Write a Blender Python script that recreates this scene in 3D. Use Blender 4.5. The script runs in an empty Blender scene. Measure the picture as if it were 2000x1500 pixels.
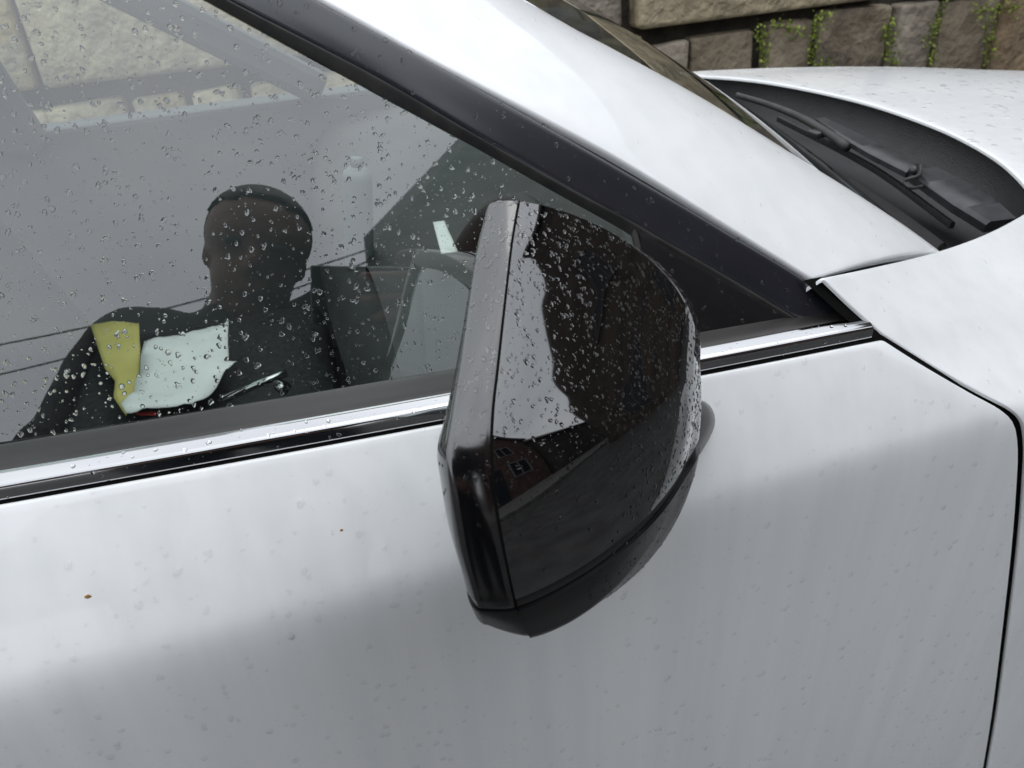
import bpy, bmesh, math, random
import numpy as np
from mathutils import Vector, Matrix, noise as mnoise
PI = math.pi
rng = np.random.default_rng(7)
random.seed(7)
SC = bpy.context.scene
COL = SC.collection

# ------------------------------------------------------------------ camera
# metres; X = forward along the car, Y = across the car (away from the viewer), Z = up.
PSI, THETA, ROLL = math.radians(13.867), math.radians(32.760), math.radians(4.5)
CAM = np.array([0.0, -0.4082, 1.3278])
FPX = 1500.0                                    # focal length for a 2000 px wide picture
def _basis():
    f = np.array([math.sin(PSI)*math.cos(THETA), math.cos(PSI)*math.cos(THETA), -math.sin(THETA)])
    r = np.array([math.cos(PSI), -math.sin(PSI), 0.0]); u = np.cross(r, f)
    return r*math.cos(ROLL)-u*math.sin(ROLL), u*math.cos(ROLL)+r*math.sin(ROLL), f
CR, CU, CF = _basis()
cam = bpy.data.cameras.new('camera'); camo = bpy.data.objects.new('camera', cam); COL.objects.link(camo)
cam.sensor_width = 36.0; cam.lens = 36.0*FPX/2000.0; cam.clip_start = 0.01; cam.clip_end = 2000
camo.matrix_world = Matrix(((CR[0], CU[0], -CF[0], CAM[0]), (CR[1], CU[1], -CF[1], CAM[1]), (CR[2], CU[2], -CF[2], CAM[2]), (0, 0, 0, 1)))
cam.dof.use_dof = True; cam.dof.focus_distance = 0.50; cam.dof.aperture_fstop = 18.0
SC.camera = camo

# ------------------------------------------------------------------ world, sun, exposure
W = bpy.data.worlds.new('World'); SC.world = W; W.use_nodes = True
nt = W.node_tree; nt.nodes.clear()
SUN_EL, SUN_AZ = math.radians(72), math.radians(100)
out = nt.nodes.new('ShaderNodeOutputWorld')
sky = nt.nodes.new('ShaderNodeTexSky'); sky.sky_type = 'NISHITA'; sky.sun_disc = False
sky.sun_elevation = SUN_EL; sky.sun_rotation = SUN_AZ
b1 = nt.nodes.new('ShaderNodeBackground'); b1.inputs['Strength'].default_value = 0.10
nt.links.new(sky.outputs['Color'], b1.inputs['Color'])
tc = nt.nodes.new('ShaderNodeTexCoord')
cn = nt.nodes.new('ShaderNodeTexNoise'); cn.inputs['Scale'].default_value = 2.2; cn.inputs['Detail'].default_value = 5; cn.inputs['Roughness'].default_value = 0.5
mp = nt.nodes.new('ShaderNodeMapping'); mp.inputs['Scale'].default_value = (1, 1, 2.5)
nt.links.new(tc.outputs['Generated'], mp.inputs['Vector']); nt.links.new(mp.outputs['Vector'], cn.inputs['Vector'])
cr = nt.nodes.new('ShaderNodeValToRGB')
cr.color_ramp.elements[0].position = 0.3; cr.color_ramp.elements[0].color = (0.81, 0.85, 0.90, 1)
cr.color_ramp.elements[1].position = 0.75; cr.color_ramp.elements[1].color = (1.19, 1.22, 1.25, 1)
nt.links.new(cn.outputs['Fac'], cr.inputs['Fac'])
b2 = nt.nodes.new('ShaderNodeBackground'); b2.inputs['Strength'].default_value = 1.35
sx = nt.nodes.new('ShaderNodeSeparateXYZ'); nt.links.new(tc.outputs['Generated'], sx.inputs[0])
gr = nt.nodes.new('ShaderNodeMapRange'); gr.inputs['From Min'].default_value = 0.0; gr.inputs['From Max'].default_value = 1.0; gr.inputs['To Min'].default_value = 0.76; gr.inputs['To Max'].default_value = 1.18
nt.links.new(sx.outputs['Z'], gr.inputs['Value'])
ml = nt.nodes.new('ShaderNodeMixRGB'); ml.blend_type = 'MULTIPLY'; ml.inputs[0].default_value = 1.0
nt.links.new(cr.outputs['Color'], ml.inputs[1]); nt.links.new(gr.outputs[0], ml.inputs[2]); nt.links.new(ml.outputs[0], b2.inputs['Color'])
mx = nt.nodes.new('ShaderNodeMixShader'); mx.inputs[0].default_value = 0.86
nt.links.new(b1.outputs[0], mx.inputs[1]); nt.links.new(b2.outputs[0], mx.inputs[2]); nt.links.new(mx.outputs[0], out.inputs['Surface'])
sl = bpy.data.lights.new('sun', 'SUN'); sl.energy = 0.5; sl.angle = math.radians(40); sl.color = (1, 0.98, 0.95)
so = bpy.data.objects.new('sun', sl); COL.objects.link(so)
sd = Vector((math.sin(SUN_AZ)*math.cos(SUN_EL), math.cos(SUN_AZ)*math.cos(SUN_EL), math.sin(SUN_EL)))
so.rotation_euler = (-sd).to_track_quat('-Z', 'Y').to_euler()
SC.view_settings.view_transform = 'Standard'; SC.view_settings.look = 'None'; SC.view_settings.gamma = 1.0
SC.view_settings.exposure = 0.38
SC.view_settings.use_curve_mapping = False
SC.cycles.max_bounces = 14; SC.cycles.transmission_bounces = 10; SC.cycles.transparent_max_bounces = 16
SC.cycles.use_denoising = True; SC.cycles.sample_clamp_indirect = 8

# ------------------------------------------------------------------ helpers
def ray(x, y): return CR*(x-1000)/FPX - CU*(y-750)/FPX + CF
def at(x, y, Y):
    """the point of the vertical plane at depth Y that the photograph shows at x, y"""
    d = ray(x, y); return CAM + d*((Y-CAM[1])/d[1])
def atz(x, y, Z):
    d = ray(x, y); return CAM + d*((Z-CAM[2])/d[2])
def atp(x, y, p, n):
    d = ray(x, y); return CAM + d*(((p-CAM)@n)/(d@n))
def proj(P):
    v = np.asarray(P, float)-CAM; w = v@CF
    return np.stack([1000+FPX*(v@CR)/w, 750-FPX*(v@CU)/w], -1)

def mat(name, color=(0.5, 0.5, 0.5), rough=0.5, metal=0.0, ior=1.5, coat=0.0, coat_rough=0.03, coat_ior=1.5, spec=0.5):
    m = bpy.data.materials.new(name); m.use_nodes = True
    b = m.node_tree.nodes['Principled BSDF']
    b.inputs['Base Color'].default_value = (*color, 1); b.inputs['Roughness'].default_value = rough
    b.inputs['Metallic'].default_value = metal; b.inputs['IOR'].default_value = ior
    b.inputs['Coat Weight'].default_value = coat; b.inputs['Coat Roughness'].default_value = coat_rough
    b.inputs['Coat IOR'].default_value = coat_ior; b.inputs['Specular IOR Level'].default_value = spec
    return m
def mottled(m, c1, c2, scale=8, stretch=(1, 1, 1), detail=4, lo=0.35, hi=0.65, bump=0.0, bscale=None):
    t = m.node_tree; b = t.nodes['Principled BSDF']
    tc = t.nodes.new('ShaderNodeTexCoord'); mp = t.nodes.new('ShaderNodeMapping'); mp.inputs['Scale'].default_value = stretch
    n = t.nodes.new('ShaderNodeTexNoise'); n.inputs['Scale'].default_value = scale; n.inputs['Detail'].default_value = detail
    r = t.nodes.new('ShaderNodeValToRGB'); e = r.color_ramp.elements
    e[0].position = lo; e[0].color = (*c1, 1); e[1].position = hi; e[1].color = (*c2, 1)
    t.links.new(tc.outputs['Object'], mp.inputs['Vector']); t.links.new(mp.outputs['Vector'], n.inputs['Vector'])
    t.links.new(n.outputs['Fac'], r.inputs['Fac']); t.links.new(r.outputs['Color'], b.inputs['Base Color'])
    if bump:
        n2 = t.nodes.new('ShaderNodeTexNoise'); n2.inputs['Scale'].default_value = bscale or scale*4; n2.inputs['Detail'].default_value = 6
        t.links.new(mp.outputs['Vector'], n2.inputs['Vector'])
        bp = t.nodes.new('ShaderNodeBump'); bp.inputs['Strength'].default_value = bump; bp.inputs['Distance'].default_value = 0.02
        t.links.new(n2.outputs['Fac'], bp.inputs['Height']); t.links.new(bp.outputs['Normal'], b.inputs['Normal'])
    return m
def pane_mat(name, tint, ior, rough=0.0):
    """a thin sheet of tinted glass: Fresnel mix of a mirror and a tinted see-through"""
    m = bpy.data.materials.new(name); m.use_nodes = True; t = m.node_tree; t.nodes.clear()
    o = t.nodes.new('ShaderNodeOutputMaterial'); mx = t.nodes.new('ShaderNodeMixShader')
    fr = t.nodes.new('ShaderNodeFresnel'); fr.inputs['IOR'].default_value = ior
    g = t.nodes.new('ShaderNodeBsdfGlossy'); g.inputs['Roughness'].default_value = rough
    tr = t.nodes.new('ShaderNodeBsdfTransparent'); tr.inputs['Color'].default_value = (*tint, 1)
    ge = t.nodes.new('ShaderNodeNewGeometry'); mr = t.nodes.new('ShaderNodeMapRange'); mr.inputs['To Min'].default_value = ior; mr.inputs['To Max'].default_value = 1/ior
    t.links.new(ge.outputs['Backfacing'], mr.inputs['Value']); t.links.new(mr.outputs[0], fr.inputs['IOR'])      # the same sheet from either side
    t.links.new(fr.outputs[0], mx.inputs[0]); t.links.new(tr.outputs[0], mx.inputs[1]); t.links.new(g.outputs[0], mx.inputs[2])
    t.links.new(mx.outputs[0], o.inputs['Surface'])
    return m

M = {}
M['paint'] = mottled(mat('white car paint', (0.78, 0.79, 0.80), 0.32, coat=0.6, coat_rough=0.025), (0.73, 0.745, 0.755), (0.785, 0.795, 0.805), 5, (9, 9, 0.4), 4, 0.3, 0.62)
M['glass'] = pane_mat('tinted window glass', (0.76, 0.84, 0.81), 2.48)
M['screen'] = pane_mat('windscreen glass', (0.72, 0.80, 0.76), 1.6)
M['gloss_black'] = mat('gloss black plastic', (0.0015, 0.0015, 0.002), 0.04, ior=2.0, coat=1.0, coat_rough=0.015, coat_ior=1.62)
M['bezel_black'] = mat('bezel black plastic', (0.002, 0.002, 0.0025), 0.16, ior=1.85, coat=0.5, coat_rough=0.12, coat_ior=1.7)
M['satin_black'] = mottled(mat('satin black trim', (0.008, 0.008, 0.010), 0.28, ior=1.55), (0.003, 0.003, 0.004), (0.006, 0.006, 0.007), 30)
M['frame_film'] = mottled(mat('grey black frame film', (0.020, 0.021, 0.028), 0.22, ior=1.8), (0.011, 0.0125, 0.018), (0.016, 0.018, 0.025), 14, (1, 1, 1), 3)
M['rubber'] = mottled(mat('black rubber', (0.02, 0.02, 0.02), 0.6), (0.016, 0.016, 0.016), (0.035, 0.033, 0.031), 60)
M['sill_rubber'] = mottled(mat('grey weather strip', (0.03, 0.028, 0.028), 0.45, ior=1.5), (0.014, 0.012, 0.012), (0.026, 0.023, 0.022), 40, (0.3, 1, 1))
M['chrome'] = mat('chrome', (0.46, 0.46, 0.47), 0.10, metal=1.0)
M['cowl'] = mottled(mat('dark cowl plastic', (0.03, 0.03, 0.033), 0.5), (0.006, 0.006, 0.007), (0.012, 0.012, 0.014), 20, bump=0.15, bscale=400)
M['wiper'] = mottled(mat('wiper arm black', (0.02, 0.02, 0.022), 0.38), (0.014, 0.014, 0.016), (0.03, 0.03, 0.034), 50)
M['interior'] = mottled(mat('dark interior plastic', (0.02, 0.02, 0.022), 0.6), (0.014, 0.015, 0.016), (0.026, 0.027, 0.028), 20, bump=0.1, bscale=300)
M['trim_grey'] = mat('grey interior lining', (0.10, 0.11, 0.115), 0.8)
M['seat'] = mottled(mat('black seat cloth', (0.02, 0.02, 0.022), 0.9), (0.012, 0.013, 0.014), (0.03, 0.031, 0.034), 90)
M['paper'] = mottled(mat('white paper', (0.8, 0.8, 0.78), 0.8), (0.74, 0.75, 0.73), (0.84, 0.84, 0.82), 12)
M['yellow'] = mottled(mat('yellow envelope', (0.62, 0.55, 0.16), 0.8), (0.58, 0.50, 0.15), (0.66, 0.58, 0.20), 12)
M['red'] = mat('red plastic', (0.45, 0.02, 0.02), 0.4)
M['lens'] = pane_mat('smoked signal lens', (0.25, 0.22, 0.18), 1.6)
M['clear'] = pane_mat('clear glass', (0.92, 0.95, 0.93), 1.3)
M['mirror'] = mat('mirror glass', (0.50, 0.53, 0.53), 0.10, metal=1.0)
M['seam'] = mat('panel gap black', (0.004, 0.004, 0.004), 0.9, spec=0.08)
M['phone'] = mat('dark phone glass', (0.01, 0.01, 0.012), 0.15)
M['skin'] = mottled(mat('brown skin', (0.22, 0.11, 0.07), 0.5), (0.12, 0.060, 0.04), (0.17, 0.088, 0.058), 15)
M['hair'] = mat('black hair', (0.008, 0.008, 0.008), 0.55)
M['shirt'] = mottled(mat('black cotton', (0.010, 0.010, 0.012), 0.9), (0.008, 0.008, 0.010), (0.020, 0.020, 0.023), 8)
M['trousers'] = mat('navy cotton', (0.012, 0.014, 0.022), 0.9)
M['shoe'] = mat('black leather', (0.02, 0.02, 0.02), 0.4)
M['brick'] = mottled(mat('red brick', (0.16, 0.06, 0.04), 0.85), (0.065, 0.038, 0.032), (0.125, 0.068, 0.056), 3)
M['roof'] = mottled(mat('dark roof tile', (0.06, 0.05, 0.05), 0.8), (0.04, 0.035, 0.035), (0.08, 0.065, 0.06), 5)
M['frame_grey'] = mat('grey window frame', (0.22, 0.22, 0.22), 0.6)
M['frame_white'] = mat('white window frame', (0.75, 0.75, 0.73), 0.5)
M['house_pane'] = mat('dark house pane', (0.02, 0.022, 0.025), 0.2, ior=1.3)
M['asphalt'] = mottled(mat('wet asphalt', (0.05, 0.05, 0.05), 0.75, spec=0.2), (0.042, 0.042, 0.042), (0.068, 0.068, 0.067), 3, bump=0.3, bscale=120)
M['concrete'] = mottled(mat('kerb concrete', (0.3, 0.3, 0.28), 0.8), (0.09, 0.09, 0.085), (0.15, 0.145, 0.135), 4, bump=0.2, bscale=60)
M['soil'] = mottled(mat('dark joint soil', (0.02, 0.018, 0.014), 0.95), (0.022, 0.020, 0.015), (0.055, 0.048, 0.036), 12, bump=0.5)
M['leaf'] = mottled(mat('weed leaf', (0.10, 0.16, 0.02), 0.6), (0.06, 0.10, 0.012), (0.27, 0.33, 0.04), 60)
M['tree_leaf'] = mottled(mat('tree leaf', (0.04, 0.07, 0.02), 0.6), (0.025, 0.045, 0.012), (0.07, 0.11, 0.03), 3)
M['bark'] = mottled(mat('bark', (0.08, 0.06, 0.045), 0.9), (0.05, 0.04, 0.03), (0.11, 0.085, 0.06), 8, (1, 1, 0.2), bump=0.6)
M['wire'] = mat('black cable', (0.02, 0.02, 0.02), 0.6)
M['dirt'] = mat('ochre dirt', (0.35, 0.2, 0.08), 0.9)
# rain: a water lens
m = bpy.data.materials.new('water'); m.use_nodes = True; t = m.node_tree; t.nodes.clear()
o_ = t.nodes.new('ShaderNodeOutputMaterial'); g_ = t.nodes.new('ShaderNodeBsdfGlass'); g_.inputs['IOR'].default_value = 1.33; g_.inputs['Roughness'].default_value = 0.0
t.links.new(g_.outputs[0], o_.inputs['Surface']); M['water'] = m

M['water_film'] = pane_mat('clear water film', (0.99, 0.99, 0.99), 1.50)
def tag(o, label=None, cat=None, group=None, kind=None):
    if label: o['label'] = label
    if cat: o['category'] = cat
    if group: o['group'] = group
    if kind: o['kind'] = kind
    return o
def empty(name, loc=(0, 0, 0)):
    o = bpy.data.objects.new(name, None); COL.objects.link(o); o.location = loc; o.empty_display_size = 0.1
    return o
def link(name, me, material, parent=None, smooth=True):
    o = bpy.data.objects.new(name, me); COL.objects.link(o)
    if material is not None: me.materials.append(material)
    if smooth: me.polygons.foreach_set('use_smooth', [True]*len(me.polygons))
    if parent is not None:
        o.parent = parent
        o.matrix_parent_inverse = Matrix.Identity(4)
        # parents stand at an origin of their own: keep the shape where it is
        loc = Vector((0, 0, 0)); p = parent
        while p is not None: loc += p.location; p = p.parent
        o.location = -loc
    return o
def pyobj(name, V, Fc, material, parent=None, smooth=True):
    me = bpy.data.meshes.new(name); me.from_pydata([tuple(map(float, v)) for v in V], [], Fc); me.update()
    return link(name, me, material, parent, smooth)
def bmobj(name, bm, material, parent=None, smooth=True):
    me = bpy.data.meshes.new(name); bm.to_mesh(me); bm.free(); return link(name, me, material, parent, smooth)
def autosmooth(o, deg=35):
    me = o.data; bm = bmesh.new(); bm.from_mesh(me)
    for e in bm.edges:
        if len(e.link_faces) == 2 and e.calc_face_angle(0) > math.radians(deg): e.smooth = False
    bm.to_mesh(me); bm.free(); return o
def box(bm, lo, hi, bev=0.0):
    lo, hi = np.array(lo, float), np.array(hi, float); c = (lo+hi)/2; s = hi-lo
    r = bmesh.ops.create_cube(bm, size=1.0, matrix=Matrix.Translation(c) @ Matrix.Diagonal((*s, 1)))
    if bev:
        es = list({e for v in r['verts'] for e in v.link_edges})
        bmesh.ops.bevel(bm, geom=es, offset=bev, segments=2, affect='EDGES', profile=0.6)
def tube(bm, pts, r, seg=10, cap=True):
    P = [np.array(p, float) for p in pts]; n = len(P); r = r if isinstance(r, (list, tuple, np.ndarray)) else [r]*n
    rings = []; ref = np.array([0.0, 0.0, 1.0])
    for i in range(n):
        d = P[min(i+1, n-1)]-P[max(i-1, 0)]; d /= np.linalg.norm(d)
        a = np.cross(d, ref)
        if np.linalg.norm(a) < 0.2: a = np.cross(d, [1.0, 0, 0])
        a /= np.linalg.norm(a); b = np.cross(d, a); ref = ref if i == 0 else ref
        rings.append([bm.verts.new(P[i]+r[i]*(a*math.cos(q)+b*math.sin(q))) for q in np.linspace(0, 2*PI, seg, endpoint=False)])
    for i in range(n-1):
        for k in range(seg):
            bm.faces.new((rings[i][k], rings[i][(k+1) % seg], rings[i+1][(k+1) % seg], rings[i+1][k]))
    if cap: bm.faces.new(rings[0][::-1]); bm.faces.new(rings[-1])
def cat(pts, n):
    """Catmull-Rom through pts (k x d), n samples, chord-length parameter"""
    P = np.asarray(pts, float); d = np.r_[0, np.cumsum(np.linalg.norm(np.diff(P, axis=0), axis=1)**0.5+1e-9)]; d /= d[-1]
    E_ = np.vstack([2*P[0]-P[1], P, 2*P[-1]-P[-2]]); te = np.r_[-d[1], d, 2-d[-2]]
    out = []
    for t in np.linspace(0, 1, n):
        i = min(max(np.searchsorted(d, t, side='right')-1, 0), len(P)-2)
        p0, p1, p2, p3 = E_[i:i+4]; t0, t1, t2, t3 = te[i:i+4]
        A1 = (t1-t)/(t1-t0)*p0+(t-t0)/(t1-t0)*p1; A2 = (t2-t)/(t2-t1)*p1+(t-t1)/(t2-t1)*p2; A3 = (t3-t)/(t3-t2)*p2+(t-t2)/(t3-t2)*p3
        B1 = (t2-t)/(t2-t0)*A1+(t-t0)/(t2-t0)*A2; B2 = (t3-t)/(t3-t1)*A2+(t-t1)/(t3-t1)*A3
        out.append((t2-t)/(t2-t1)*B1+(t-t1)/(t2-t1)*B2)
    return np.array(out)
def hem(G, side, r, depth, sgn, steps=4):
    """roll one border of a grid (rows x cols x 3) back with a small round edge"""
    if side in 'LR': G = G.transpose(1, 0, 2); sgn = -sgn
    if side in 'TL': G = G[::-1]; sgn = -sgn
    b, a = G[-1], G[-2]
    tan = b-a; tan /= np.linalg.norm(tan, axis=1, keepdims=True)+1e-12
    al = np.gradient(b, axis=0); al /= np.linalg.norm(al, axis=1, keepdims=True)+1e-12
    nn = np.cross(tan, al)*sgn; nn /= np.linalg.norm(nn, axis=1, keepdims=True)+1e-12
    rows = [b+tan*r*math.sin(q)-nn*r*(1-math.cos(q)) for q in np.linspace(0, PI/2, steps+1)[1:]]
    rows.append(rows[-1]-nn*depth)
    G = np.concatenate([G, np.array(rows)], 0)
    if side in 'TL': G = G[::-1]
    if side in 'LR': G = G.transpose(1, 0, 2)
    return np.ascontiguousarray(G)
def grid_faces(nr, nc, closed=False):
    Fc = []
    for i in range(nr-1):
        for j in range(nc-1 if not closed else nc):
            j2 = (j+1) % nc
            Fc.append((i*nc+j, (i+1)*nc+j, (i+1)*nc+j2, i*nc+j2))
    return Fc
def gridobj(name, G, material, parent, flip=False, smooth=True, closed=False):
    nr, nc = G.shape[:2]; Fc = grid_faces(nr, nc, closed)
    if flip: Fc = [f[::-1] for f in Fc]
    return pyobj(name, G.reshape(-1, 3), Fc, material, parent, smooth)
def orient(G):
    """+1 when the grid's row x column normal looks at the viewer"""
    i, j = (G.shape[0]-1)//2, (G.shape[1]-1)//2; c = G[i, j]; a = G[i+1, j]-c; b = G[i, j+1]-c
    return 1 if np.cross(a, b)@(CAM-c) > 0 else -1
def panel(name, G, material, parent, hems='', r=0.002, depth=0.008):
    s = orient(G)
    for h in hems: G = hem(G, h.upper(), r if h.isupper() else 0.0016, depth if h.isupper() else 0.0012, s)
    return gridobj(name, G, material, parent, flip=(s < 0))

# ------------------------------------------------------------------ the car: key lines
TAU = math.radians(25)
GN = np.array([0, -math.cos(TAU), math.sin(TAU)]); GP = np.array([0, 0.0187, 1.06])     # side glass plane
car = empty('car', (0.2, 0.8, 0.0))
tag(car, 'white car with a gloss black door mirror, covered in rain drops beside the stone wall', 'car')
def zbelt(x): return 1.0585-0.0425*x+0.024*x*x            # lower edge of the chrome strip
ZCREASE = 0.966
def ycrease(x): return -0.0675+0.0254*x
_WS = np.r_[np.linspace(0, 1, 26), np.linspace(1, 2, 52)[1:]]
_SM = np.eye(len(_WS))
for _ in range(9):                                         # a rounded crease
    _Q = _SM.copy(); _Q[2:-1] = 0.25*_SM[1:-2]+0.5*_SM[2:-1]+0.25*_SM[3:]; _SM = _Q
def door_profile(x):
    """door skin in section: top edge, leaning upper face, crease, lower face"""
    w = _WS; zt = zbelt(x)-0.0066; yt = -0.0205; yc = ycrease(x); zc = ZCREASE; k = np.maximum(w-1, 0)
    y = np.where(w <= 1, yt+(yc-yt)*(w+0.22*w*(1-w)), yc+0.012*k+0.012*k*k)
    z = np.where(w <= 1, zt+(zc-zt)*w, zc-0.80*k)
    return _SM @ np.stack([y, z], 1)
def door_y(x, z):
    Q = door_profile(x); return float(np.interp(-z, -Q[:, 1], Q[:, 0]))
def on_door(px, py):
    d = ray(px, py); a, b = 0.2, 1.2
    f = lambda t: (CAM+d*t)[1]-door_y((CAM+d*t)[0], (CAM+d*t)[2])
    for _ in range(50):
        m_ = (a+b)/2
        if f(m_) < 0: a = m_
        else: b = m_
    return CAM+d*a

# shut line between door and wing, from the belt down
gap_px = [(1722, 655), (1800, 705), (1900, 764), (1965, 801), (1988, 826), (1996, 872), (1993, 950), (1984, 1060), (1968, 1200), (1942, 1400), (1925, 1500), (1895, 1680)]
gap3 = np.array([on_door(*p) for p in gap_px]); gap3 = cat(gap3, 90)
def gap_x(z): return float(np.interp(-z, -gap3[:, 2], gap3[:, 0]))

# ---- door
door = empty('door', (0, 0, 0)); door.parent = car; door.location = (0, -0.8, 0.6)
rows = []
xs_u = np.linspace(0, 1, 60)
Q0 = door_profile(0.0); nrow = len(Q0)
for i in range(nrow):
    row = []
    for u in xs_u:
        x = -0.75+u*1.1
        for _ in range(4):
            z = door_profile(x)[i, 1]; xr = gap_x(z)-0.0048; x = -0.75+u*(xr+0.75)
        y, z = door_profile(x)[i]; row.append((x, y, z))
    rows.append(row)
G = np.array(rows)
door_skin = panel('door_skin', G, M['paint'], door, 'Tr', r=0.0022, depth=0.012)

# ---- sill seal and chrome strip: profiles swept along the belt
def sweep(profile, x0, x1, n=40, endcut=0.0):
    xs = np.linspace(x0, x1, n); pr = np.array(profile)
    return np.array([[(x-endcut*(i/(len(pr)-1)-0.5)*(1 if j == n-1 else 0), y, zbelt(x)+dz) for j, x in enumerate(xs)] for i, (y, dz) in enumerate(pr)])
rub = cat([(0.0235, 0.0030), (0.0215, 0.0085), (0.018, 0.0098), (0.008, 0.0088), (-0.002, 0.0074), (-0.0048, 0.0055), (-0.0048, -0.004)], 22)
gridobj('weather_strip', sweep(rub, -0.75, 0.365), M['sill_rubber'], door, flip=False)
chp = cat([(-0.0040, 0.0040), (-0.0045, 0.0076), (-0.0060, 0.0083), (-0.0105, 0.0072), (-0.0142, 0.0060)], 14)
chp = np.vstack([chp, cat([(-0.0156, 0.0050), (-0.0163, 0.0034), (-0.0167, 0.0004), (-0.0166, -0.0038), (-0.0154, -0.0048)], 14)])
G = sweep(chp, -0.75, 0.362); s_ = orient(G)
G = hem(G, 'R', 0.001, 0.006, s_)
strip = gridobj('chrome_strip', G, M['chrome'], door, flip=s_ < 0)
und = [(-0.0140, -0.0040), (-0.0163, -0.0052), (-0.0172, -0.0060), (-0.0168, -0.0080), (-0.012, -0.012)]
gridobj('lip_seal', sweep(und, -0.75, 0.368), M['seam'], door)

# ---- side glass
ups = [(330, -38), (420, 4), (700, 160), (900, 270), (1100, 385), (1212, 448)]
def gl(px, py, off=0.0): return atp(px, py, GP+GN*off, GN)
topl = cat([gl(*p) for p in ups], 40)
def glass_z(x): return zbelt(x)-0.01
xr_ = gl(1262, 640)[0]
edge = [topl[0]+(topl[0]-topl[-1])*1.4]+list(topl)+[gl(1240, 500), gl(1262, 640)]
V = []
for p in edge: V.append(p)
vb = [np.array([p[0], GP[1]+(glass_z(p[0])-GP[2])*math.tan(TAU), glass_z(p[0])]) for p in edge]
nE = len(edge); G = np.array([[e*(1-k)+b*k for e, b in zip(edge, vb)] for k in np.linspace(0, 1, 6)])
side_glass = gridobj('window_glass', G, M['glass'], door, flip=orient(G) < 0)

# ---- window frame: glass run seal, dark film band, outer seal (each a band between two lines on the tilted plane)
def band(name, a_px, b_px, off_a, off_b, material, parent, bulge=0.0, n=60, m_=9, hems='TB', r=0.0015, depth=0.006, ext=0.6):
    A = cat([gl(*p, off_a) for p in a_px], n); B = cat([gl(*p, off_b) for p in b_px], n)
    G = np.array([A*(1-k)+B*k+GN*bulge*4*k*(1-k) for k in np.linspace(0, 1, m_)])
    return panel(name, G, material, parent, hems, r, depth)
run_in = [(300, -60), (400, 0), (700, 163), (900, 272), (1100, 384), (1215, 448), (1260, 476), (1400, 556), (1575, 655)]
run_mid = [(330, -62), (440, 0), (740, 156), (930, 268), (1110, 372), (1240, 440), (1290, 470), (1420, 545), (1570, 634)]
band('glass_run_seal', run_in, run_mid, 0.0015, 0.0075, M['rubber'], door, bulge=0.0006)
flm_a = [(333, -66), (448, -4), (745, 153), (935, 265), (1115, 368), (1245, 437), (1295, 466), (1425, 541), (1578, 632)]
flm_b = [(480, -72), (610, 0), (870, 140), (1050, 240), (1230, 343), (1370, 425), (1440, 467), (1560, 540), (1675, 622)]
frame_band = band('window_frame', flm_a, flm_b, 0.0080, 0.0105, M['frame_film'], door, bulge=0.0006, r=0.002)
out_a = [(484, -74), (615, -2), (875, 138), (1055, 238), (1235, 341), (1375, 423), (1445, 465), (1565, 538), (1700, 640)]
out_b = [(545, -62), (655, 0), (900, 130), (1085, 233), (1270, 340), (1410, 425), (1490, 470), (1600, 548), (1735, 660)]
band('pillar_seal', out_a, out_b, 0.006, 0.001, M['rubber'], car, bulge=-0.003, r=0.001)
# a dark carcass behind the seals so that no light leaks between door and pillar
und_a = [(440, -62), (560, -20), (850, 150), (1230, 360), (1560, 560), (1740, 690)]
und_b = [(590, -62), (700, 0), (960, 130), (1300, 330), (1640, 540), (1800, 680)]
band('pillar_carcass', und_a, und_b, -0.006, -0.010, M['seam'], car, hems='')

# ---- mirror sail and divider post
dv = [gl(1222, 440, 0.004), gl(1240, 446, 0.004)]
G = np.array([cat([gl(1226, 432, .002), gl(1243, 500, .002), gl(1262, 600, .002), gl(1275, 690, .002)], 16), cat([gl(1236, 436, .006), gl(1254, 503, .006), gl(1273, 600, .006), gl(1287, 690, .006)], 16), cat([gl(1250, 444, .002), gl(1268, 506, .002), gl(1286, 600, .002), gl(1298, 690, .002)], 16)])
panel('divider_post', G, M['sill_rubber'], door, 'TB', 0.001, 0.004)
a_ = cat([gl(1246, 436, .006), gl(1330, 492, .006), gl(1440, 560, .006), gl(1590, 652, .006)], 24)
b_ = cat([gl(1285, 705, .006), gl(1380, 682, .006), gl(1480, 668, .006), gl(1592, 654, .006)], 24)
G = np.array([a_*(1-k)+b_*k for k in np.linspace(0, 1, 10)])
sail = panel('mirror_sail', G, M['satin_black'], door, 'TB', 0.0015, 0.006)

# ---- A pillar (white)
P1 = cat([gl(*p, .0105) for p in [(400, -128), (645, 3), (810, 94), (950, 168), (1090, 241), (1195, 298), (1300, 361), (1400, 424), (1480, 474), (1586, 540)]], 60)
P2 = cat([at(x, y, .10+.1*(1832-x)/800) for x, y in [(810, -124), (1027, 1), (1118, 54), (1200, 97), (1372, 192), (1572, 316), (1656, 368), (1760, 436), (1832, 488)]], 60)
G = []
for k in np.linspace(0, 1, 14):
    row = P1*(1-k)+P2*k
    nrm = np.cross(np.gradient(row, axis=0), P2-P1); nrm /= np.linalg.norm(nrm, axis=1, keepdims=True)
    nrm *= np.sign(nrm[:, 2:3]); G.append(row+nrm*0.010*4*k*(1-k))
G = np.array(G)
# soft kink at the foot
pillar = panel('front_pillar', G, M['paint'], car, 'TBR', 0.0028, 0.0065)

# ---- windscreen: from the pillar's inner edge across the car
P2c = P2.copy(); nW = 40
G = []
for k in np.linspace(-0.01, 1, nW):
    Yc = 0.80; row = []
    for p in P2c:
        half = Yc-p[1]; Y = p[1]+2*half*k
        q = (Y-Yc)/half
        bow = (1-q*q)
        row.append((p[0]+0.108*bow, Y, p[2]-0.004+0.006*bow))
    G.append(row)
G = np.array(G)
screen = gridobj('windscreen', G, M['screen'], car, flip=orient(G) < 0)

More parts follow.
